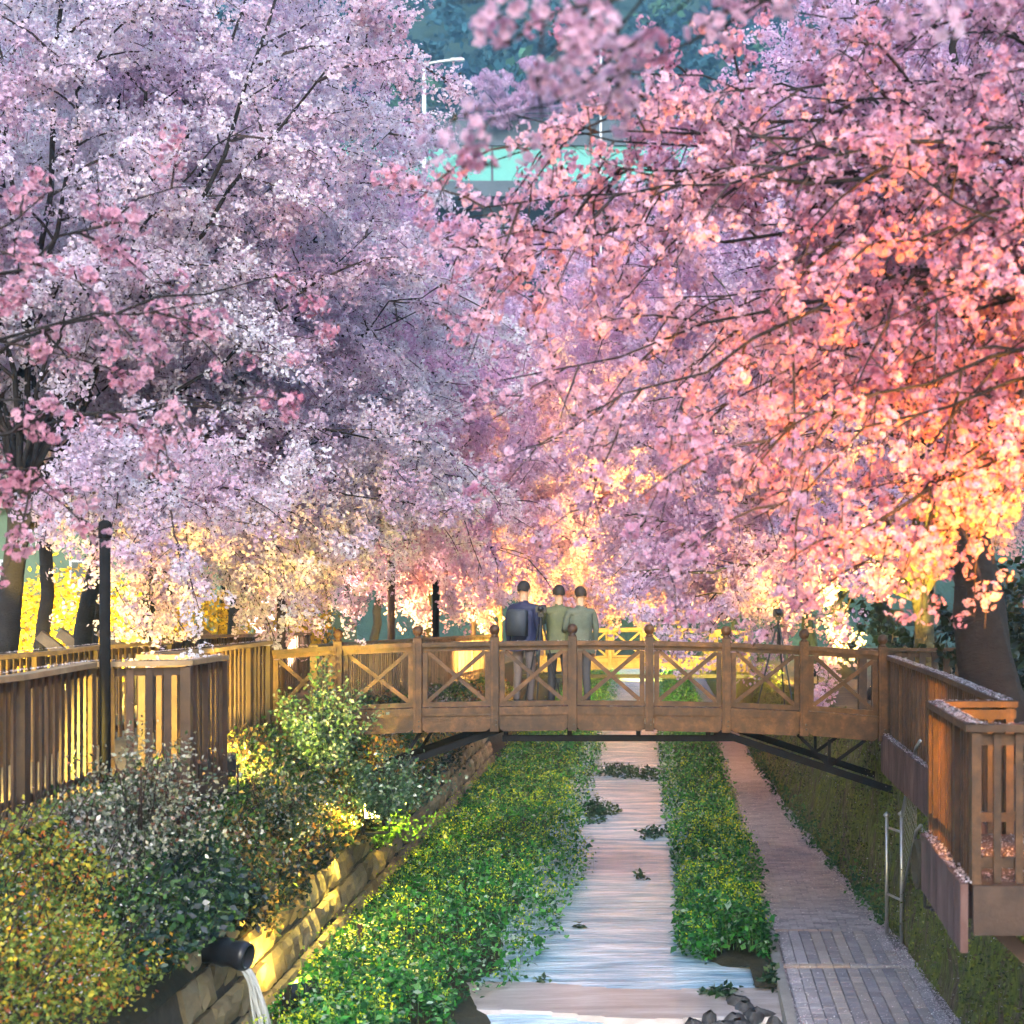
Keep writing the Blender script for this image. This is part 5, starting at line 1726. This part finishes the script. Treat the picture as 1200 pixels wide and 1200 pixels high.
# ------------------------------------------------------------------ people on the bridge
def person(label, loc, face, top, trousers, hair, seed, arms='down', pose_lean=0.0, h=1.68, skin=(0.55, 0.33, 0.22)):
    k = h / 1.7
    V = {'pel': (0, 0, .93), 'wai': (0, 0.01, 1.08), 'che': (0, 0.02 + pose_lean, 1.28), 'nck': (0, 0.02 + pose_lean, 1.43), 'hd0': (0, 0.0 + pose_lean, 1.52), 'hd1': (0, -0.012 + pose_lean, 1.60), 'hd2': (0, 0.0 + pose_lean, 1.67)}
    Rr = {'pel': (.155, .115), 'wai': (.14, .10), 'che': (.165, .115), 'nck': (.055, .055), 'hd0': (.062, .07), 'hd1': (.075, .092), 'hd2': (.055, .065)}
    E_ = [('pel', 'wai'), ('wai', 'che'), ('che', 'nck'), ('nck', 'hd0'), ('hd0', 'hd1'), ('hd1', 'hd2')]
    for s_, sx in (('l', -1), ('r', 1)):
        V[s_ + 'hip'] = (sx * .09, 0, .88); Rr[s_ + 'hip'] = (.092, .095)
        V[s_ + 'kne'] = (sx * .10, -.02, .49); Rr[s_ + 'kne'] = (.062, .066)
        V[s_ + 'ank'] = (sx * .105, .02, .09); Rr[s_ + 'ank'] = (.043, .05)
        V[s_ + 'toe'] = (sx * .115, -.13, .045); Rr[s_ + 'toe'] = (.042, .035)
        V[s_ + 'sho'] = (sx * .185, .02 + pose_lean, 1.375); Rr[s_ + 'sho'] = (.066, .066)
        if arms == 'camera':
            V[s_ + 'elb'] = (sx * .25, -.10 + pose_lean, 1.16)
            V[s_ + 'wri'] = (sx * .09, -.28 + pose_lean, 1.36)
            hd = (sx * .05, -.34 + pose_lean, 1.42)
        elif arms == 'hold' and sx > 0:
            V[s_ + 'elb'] = (sx * .24, .0, 1.12)
            V[s_ + 'wri'] = (sx * .18, -.22, 1.08)
            hd = (sx * .15, -.30, 1.09)
        else:
            V[s_ + 'elb'] = (sx * .235, .03, 1.12)
            V[s_ + 'wri'] = (sx * .245, -.03, .88)
            hd = (sx * .24, -.05, .80)
        Rr[s_ + 'elb'] = (.047, .047); Rr[s_ + 'wri'] = (.034, .034)
        V[s_ + 'pal'] = hd; Rr[s_ + 'pal'] = (.034, .026)
        E_ += [('pel', s_ + 'hip'), (s_ + 'hip', s_ + 'kne'), (s_ + 'kne', s_ + 'ank'), (s_ + 'ank', s_ + 'toe'), ('che', s_ + 'sho'), (s_ + 'sho', s_ + 'elb'), (s_ + 'elb', s_ + 'wri'), (s_ + 'wri', s_ + 'pal')]
        d_ = (Vector(hd) - Vector(V[s_ + 'wri'])).normalized()
        sd_ = d_.cross(Vector((0, -1, 0.2))).normalized()
        if sd_.length < 0.5:
            sd_ = Vector((1, 0, 0))
        for q, (o_, l_) in enumerate(((-.026, .062), (-.009, .074), (.009, .07), (.026, .054))):
            a_ = Vector(hd) + sd_ * o_ + d_ * 0.035
            b_ = a_ + d_ * l_ + Vector((0, -0.012, 0))
            V[f'{s_}f{q}a'] = tuple(a_); V[f'{s_}f{q}b'] = tuple(b_)
            Rr[f'{s_}f{q}a'] = (.0095, .0095); Rr[f'{s_}f{q}b'] = (.0075, .0075)
            E_ += [(s_ + 'pal', f'{s_}f{q}a'), (f'{s_}f{q}a', f'{s_}f{q}b')]
        tq = Vector(hd) - d_ * 0.01 - sd_ * 0.035 + Vector((0, -0.01, 0))
        V[s_ + 'th'] = tuple(tq + d_ * 0.045 - sd_ * 0.012); Rr[s_ + 'th'] = (.0095, .0095)
        E_ += [(s_ + 'pal', s_ + 'th')]
    names = list(V)
    idx = {n_: i for i, n_ in enumerate(names)}
    me = bpy.data.meshes.new('person_skeleton')
    me.from_pydata([tuple(c * k for c in V[n_]) for n_ in names], [(idx[a], idx[b]) for a, b in E_], [])
    o = bpy.data.objects.new('person_skeleton', me)
    COL.objects.link(o)
    md = o.modifiers.new('Skin', 'SKIN')
    sk = me.skin_vertices[0].data
    for i, n_ in enumerate(names):
        sk[i].radius = tuple(r_ * k for r_ in Rr[n_])
        sk[i].use_root = n_ == 'pel'
    ss = o.modifiers.new('Sub', 'SUBSURF')
    ss.levels = ss.render_levels = 2
    dg = bpy.context.evaluated_depsgraph_get()
    bm_ = bpy.data.meshes.new_from_object(o.evaluated_get(dg))
    bpy.data.objects.remove(o)
    bm_.materials.clear()
    for c_, nm in ((top, 'jacket'), (trousers, 'trousers'), (skin, 'skin'), ((0.03, 0.03, 0.03), 'shoe')):
        bm_.materials.append(plain(nm + '_cloth_%d' % seed if nm != 'skin' else 'skin_%d' % seed, c_))
    wz = {s_: Vector(V[s_ + 'wri']) * k for s_ in 'lr'}
    for pl_ in bm_.polygons:
        c_ = pl_.center
        mi = 0
        if c_.z > 1.455 * k:
            mi = 2
        elif any((c_ - Vector(V[s_ + 'pal']) * k).length < 0.125 * k and (c_ - wz[s_]).length > 0.02 and (c_ - wz[s_]).dot(Vector(V[s_ + 'pal']) * k - wz[s_]) > 0 for s_ in 'lr'):
            mi = 2
        elif c_.z < 0.11 * k:
            mi = 3
        elif c_.z < 0.86 * k and abs(c_.x) < 0.2 * k:
            mi = 1
        pl_.material_index = mi
        pl_.use_smooth = True
    bm_.name = 'person'
    ob = link('person', bm_)
    tag(ob, label, 'person')
    ob.location = loc
    ob.rotation_euler = (0, 0, face)
    # hair: a cap over the skull
    hb = MB()
    rc0 = random.Random(seed + 50)
    n_, m_ = 12, 7
    vs = []
    for i in range(m_):
        ph = 0.02 + 0.62 * math.pi * i / (m_ - 1)
        for j in range(n_):
            th = 2 * math.pi * j / n_
            cut = (1.0 if math.sin(th) > -0.35 else 0.62) * rc0.uniform(0.93, 1.06)
            p_ = min(ph, 0.62 * math.pi * cut)
            g_ = rc0.uniform(0.94, 1.08)
            vs.append((0.088 * g_ * math.sin(p_) * math.cos(th) * k, (0.106 * math.sin(p_) * math.sin(th) + 0.012 + pose_lean - 0.01) * k, (1.625 + 0.112 * math.cos(p_)) * k))
    fs = [(i * n_ + j, i * n_ + (j + 1) % n_, (i + 1) * n_ + (j + 1) % n_, (i + 1) * n_ + j) for i in range(m_ - 1) for j in range(n_)]
    fs.append(tuple(range(n_ - 1, -1, -1)))
    hb.add(vs, fs).build('hair', plain('hair_%d' % seed, hair), ob, True)
    # open coat: a folded shell from the shoulders to below the hips
    rc = random.Random(seed)
    n_, m_ = 26, 12
    vs = []
    for i in range(m_):
        t = i / (m_ - 1)
        z = (1.435 - 0.66 * t) * k
        wx = float(np.interp(t, [0, 0.08, 0.25, 0.55, 0.8, 1], [0.075, 0.165, 0.195, 0.172, 0.19, 0.205])) * k
        wy = float(np.interp(t, [0, 0.08, 0.25, 0.55, 0.8, 1], [0.07, 0.10, 0.132, 0.122, 0.14, 0.155])) * k
        for j in range(n_):
            th = 2 * math.pi * j / n_
            f = 1 + (0.025 + 0.05 * t) * math.sin(5 * th + seed + 3 * t) + rc.uniform(-0.018, 0.018)
            vs.append((wx * f * math.cos(th), (0.012 + pose_lean * (1 - t)) * k + wy * f * math.sin(th), z + 0.012 * math.sin(3 * th + seed) * t))
    fs = [(i * n_ + j, i * n_ + (j + 1) % n_, (i + 1) * n_ + (j + 1) % n_, (i + 1) * n_ + j) for i in range(m_ - 1) for j in range(n_)]
    MB().add(vs, fs).build('coat', bm_.materials[0], ob, True)
    bag = None if seed != 1 else MB().box((0.0, 0.20 * k, 1.16 * k), (0.26 * k, 0.13 * k, 0.36 * k), bev=0.05)
    if bag:
        bag.build('backpack', plain('backpack_%d' % seed, [(0.10, 0.03, 0.03), (0.04, 0.05, 0.07), (0.14, 0.12, 0.08)][seed % 3]), ob, True)
    # face: eyes, nose, mouth, ears
    fm = plain('features_%d' % seed, (0.09, 0.03, 0.03))
    for sx in (-1, 1):
        MB().box((sx * 0.030 * k, (-0.098 + pose_lean) * k, 1.605 * k), (0.02 * k, 0.012 * k, 0.010 * k)).build('eye', fm, ob)
    MB().box((0, (-0.094 + pose_lean) * k, 1.535 * k), (0.035 * k, 0.010 * k, 0.008 * k)).build('mouth', fm, ob)
    nb_ = MB().add([(-0.014 * k, (-0.092 + pose_lean) * k, 1.56 * k), (0.014 * k, (-0.092 + pose_lean) * k, 1.56 * k), (0, (-0.118 + pose_lean) * k, 1.563 * k), (0, (-0.092 + pose_lean) * k, 1.61 * k)],
                   [(0, 1, 2), (1, 3, 2), (3, 0, 2), (0, 3, 1)])
    nb_.build('nose', bm_.materials[2], ob)
    for sx in (-1, 1):
        MB().box((sx * 0.080 * k, (0.004 + pose_lean) * k, 1.585 * k), (0.016 * k, 0.03 * k, 0.05 * k), bev=0.005).build('ear', bm_.materials[2], ob)
    return ob


def bridge_deck(x):
    return float(np.interp(x, PX, RAIL)) - 0.93 + 0.01


PYY = BY + 1.55


def on_bridge(px, y=PYY):
    x = (px - 760) / FOC * y
    return (x, y, bridge_deck(x))


person('person in a navy coat standing on the bridge, seen from behind', on_bridge(614), R(158), (0.018, 0.022, 0.07), (0.14, 0.11, 0.10), (0.015, 0.012, 0.012), 1, 'down', 0.0, 1.64)
person('person in an olive jacket on the bridge bending towards a tripod', on_bridge(655), R(188), (0.10, 0.115, 0.055), (0.03, 0.03, 0.035), (0.02, 0.015, 0.012), 2, 'camera', 0.0, 1.58)
person('person in a grey green jacket close beside the one with the tripod', on_bridge(680, PYY - 0.1), R(204), (0.10, 0.12, 0.09), (0.06, 0.06, 0.07), (0.03, 0.02, 0.015), 3, 'hold', 0.0, 1.56)


def tripod(label, loc, h=1.25, seed=0):
    root = empty('tripod', loc, label, 'tripod')
    for i in range(3):
        a = 2 * math.pi * i / 3 + 0.4 + seed
        MB().tube([(0.03 * math.cos(a), 0.03 * math.sin(a), h - 0.1), (0.30 * math.cos(a), 0.30 * math.sin(a), 0)], [0.014, 0.009], 6).build('leg', 'black', root)
    MB().tube([(0, 0, h - 0.35), (0, 0, h)], 0.016, 8).build('column', 'black', root)
    hd_ = MB().box((0, 0, h + 0.02), (0.07, 0.09, 0.05)).build('head', 'black', root)
    cb_ = MB().box((0, 0, h + 0.10), (0.14, 0.07, 0.10), bev=0.015).build('camera_body', 'black', root)
    MB().tube([(0, -0.03, h + 0.10), (0, -0.14, h + 0.10)], 0.036, 12).build('lens', 'black', cb_, True)
    return root


tripod('camera tripod on the bridge in front of the olive jacket', on_bridge(634, PYY - 0.35), 1.2)
tripod('camera tripod standing alone on the bridge near its path-side end', on_bridge(912, PYY - 0.1), 1.2, 0.8)

# ------------------------------------------------------------------ fallen petals
rg = np.random.default_rng(95)
PET_V = np.array([(-0.5, 0, 0), (0, -0.38, 0.10), (0.55, 0, 0.02), (0, 0.38, 0.10)])
PP, SZ = [], []


def petals_line(a, b, n, w, z=0.004, zs=0.004):
    a, b = np.array(a, float), np.array(b, float)
    t = rg.random(n)
    d = unit(b - a)
    sdir = unit(np.cross(d, (0, 0, 1)))
    PP.append(a + (b - a) * t[:, None] + sdir * rg.uniform(-w / 2, w / 2, n)[:, None] + np.stack([0 * t, 0 * t, z + zs * rg.random(n)], 1))
    SZ.append(rg.uniform(0.012, 0.022, n))


for (x0, y0), (x1, y1), n in (((-4.85, 11.5), (-4.88, 14.95), 420), ((-4.88, 14.95), (-4.13, 15.25), 160), ((-4.13, 15.25), (-4.13, 16.5), 150), ((-4.95, 16.75), (-4.82, 18.9), 260), ((-4.82, 18.9), (-4.68, 20.95), 240)):
    petals_line((x0, y0, deck_l(y0) + LH + 0.016), (x1, y1, deck_l(y1) + LH + 0.016), n, 0.10)
petals_line((-6.42, 12.0, 2.45 + LH + 0.016), (-6.30, 19.6, 2.45 + LH + 0.016), 700, 0.10)
for (x0, y0), (x1, y1), n in (((2.99, 21.1), (2.86, 16.5), 620), ((2.86, 16.5), (2.66, 12.6), 620), ((2.11, 12.6), (2.00, 10.45), 380), ((2.66, 12.6), (2.11, 12.6), 60), ((2.0, 10.45), (3.6, 10.38), 120)):
    petals_line((x0, y0, deck_r(y0) + RH + 0.003), (x1, y1, deck_r(y1) + RH + 0.003), n, 0.11)
for (x0, y0), (x1, y1), n in (((2.90, 21.15), (2.77, 16.5), 700), ((2.77, 16.5), (2.57, 12.66), 700), ((2.04, 12.62), (1.925, 10.40), 420)):
    petals_line((x0 + 0.015, y0, 2.402), (x1 + 0.015, y1, 2.402), n, 0.07, 0.004, 0.02)
for i in range(len(PX) - 1):
    petals_line((PX[i], BY - 0.03, RAIL[i]), (PX[i + 1], BY - 0.03, RAIL[i + 1]), 26, 0.09, 0.0)
    petals_line((PX[i], BY - 0.03, RAIL[i] - 0.93 + 0.12), (PX[i + 1], BY - 0.03, RAIL[i + 1] - 0.93 + 0.12), 18, 0.06, 0.0)
n = 2000   # platform floor
PP.append(np.stack([rg.uniform(2.1, 3.5, n), rg.uniform(10.5, 12.5, n), 2.396 + 0.01 * rg.random(n)], 1)); SZ.append(rg.uniform(0.012, 0.02, n))
n = 9000   # path: drifted against the wall and along the kerb, thin elsewhere
y = 15.8 + 24 * rg.random(n) ** 1.3
u = np.where(rg.random(n) < 0.62, 1 - np.abs(rg.normal(0, 0.09, n)), np.where(rg.random(n) < 0.45, np.abs(rg.normal(0, 0.06, n)), rg.random(n)))
xl_, xr_ = np.array([path_l(a) for a in y]), np.array([path_r(a) for a in y])
PP.append(np.stack([xl_ + (xr_ - xl_) * np.clip(u, -0.03, 1.0), y, np.full(n, PATH_Z + 0.004) + 0.008 * rg.random(n)], 1)); SZ.append(rg.uniform(0.014, 0.026, n))
n = 5200   # caught in the shrubs
y = 9 + 26 * rg.random(n) ** 1.4
t = rg.uniform(0.1, 1.0, n)
PP.append(bank_surface(y, t, rg, n) + rg.normal(0, 0.05, (n, 3)) + np.array([0.05, -0.02, 0.06])); SZ.append(rg.uniform(0.014, 0.024, n))
n = 900    # on the mossy wall
y = 11 + 22 * rg.random(n)
t = rg.random(n)
PP.append(np.stack([np.array([path_r(a) + (wall_top_r(a) - path_r(a)) * b - 0.13 for a, b in zip(y, t)]), y, 0.1 + 2.2 * t], 1)); SZ.append(rg.uniform(0.014, 0.024, n))
P = np.concatenate(PP)
SZ = np.concatenate(SZ)
V, F, T = scatter(PET_V, LEAF_F, P, rand_rot(len(P), rg, 0.35), SZ, palette_pick(rg, len(P), [(0.78, 0.70, 0.74), (0.72, 0.58, 0.64)], [3, 1]))
T[:, :3] = np.clip(T[:, :3], 0, 0.85)
tag(link('fallen_petals', np_mesh('fallen_petals', V, F, T), 'petal_ground'), 'fallen pale petals dusting rails, path and shrubs', 'petals', kind='stuff')

# ------------------------------------------------------------------ evening haze
hz = MB().box((0, 190, 69.0), (420, 470, 140)).build('haze', None)
hm = bpy.data.materials.new('haze')
hm.use_nodes = True
hn = hm.node_tree
hn.nodes.remove(hn.nodes['Principled BSDF'])
pv = hn.nodes.new('ShaderNodeVolumePrincipled')
pv.inputs['Color'].default_value = (0.32, 0.66, 1.0, 1)
pv.inputs['Density'].default_value = 0.0010
pv.inputs['Anisotropy'].default_value = 0.1
hn.links.new(pv.outputs[0], hn.nodes['Material Output'].inputs['Volume'])
hz.data.materials.append(hm)
tag(hz, kind='stuff')
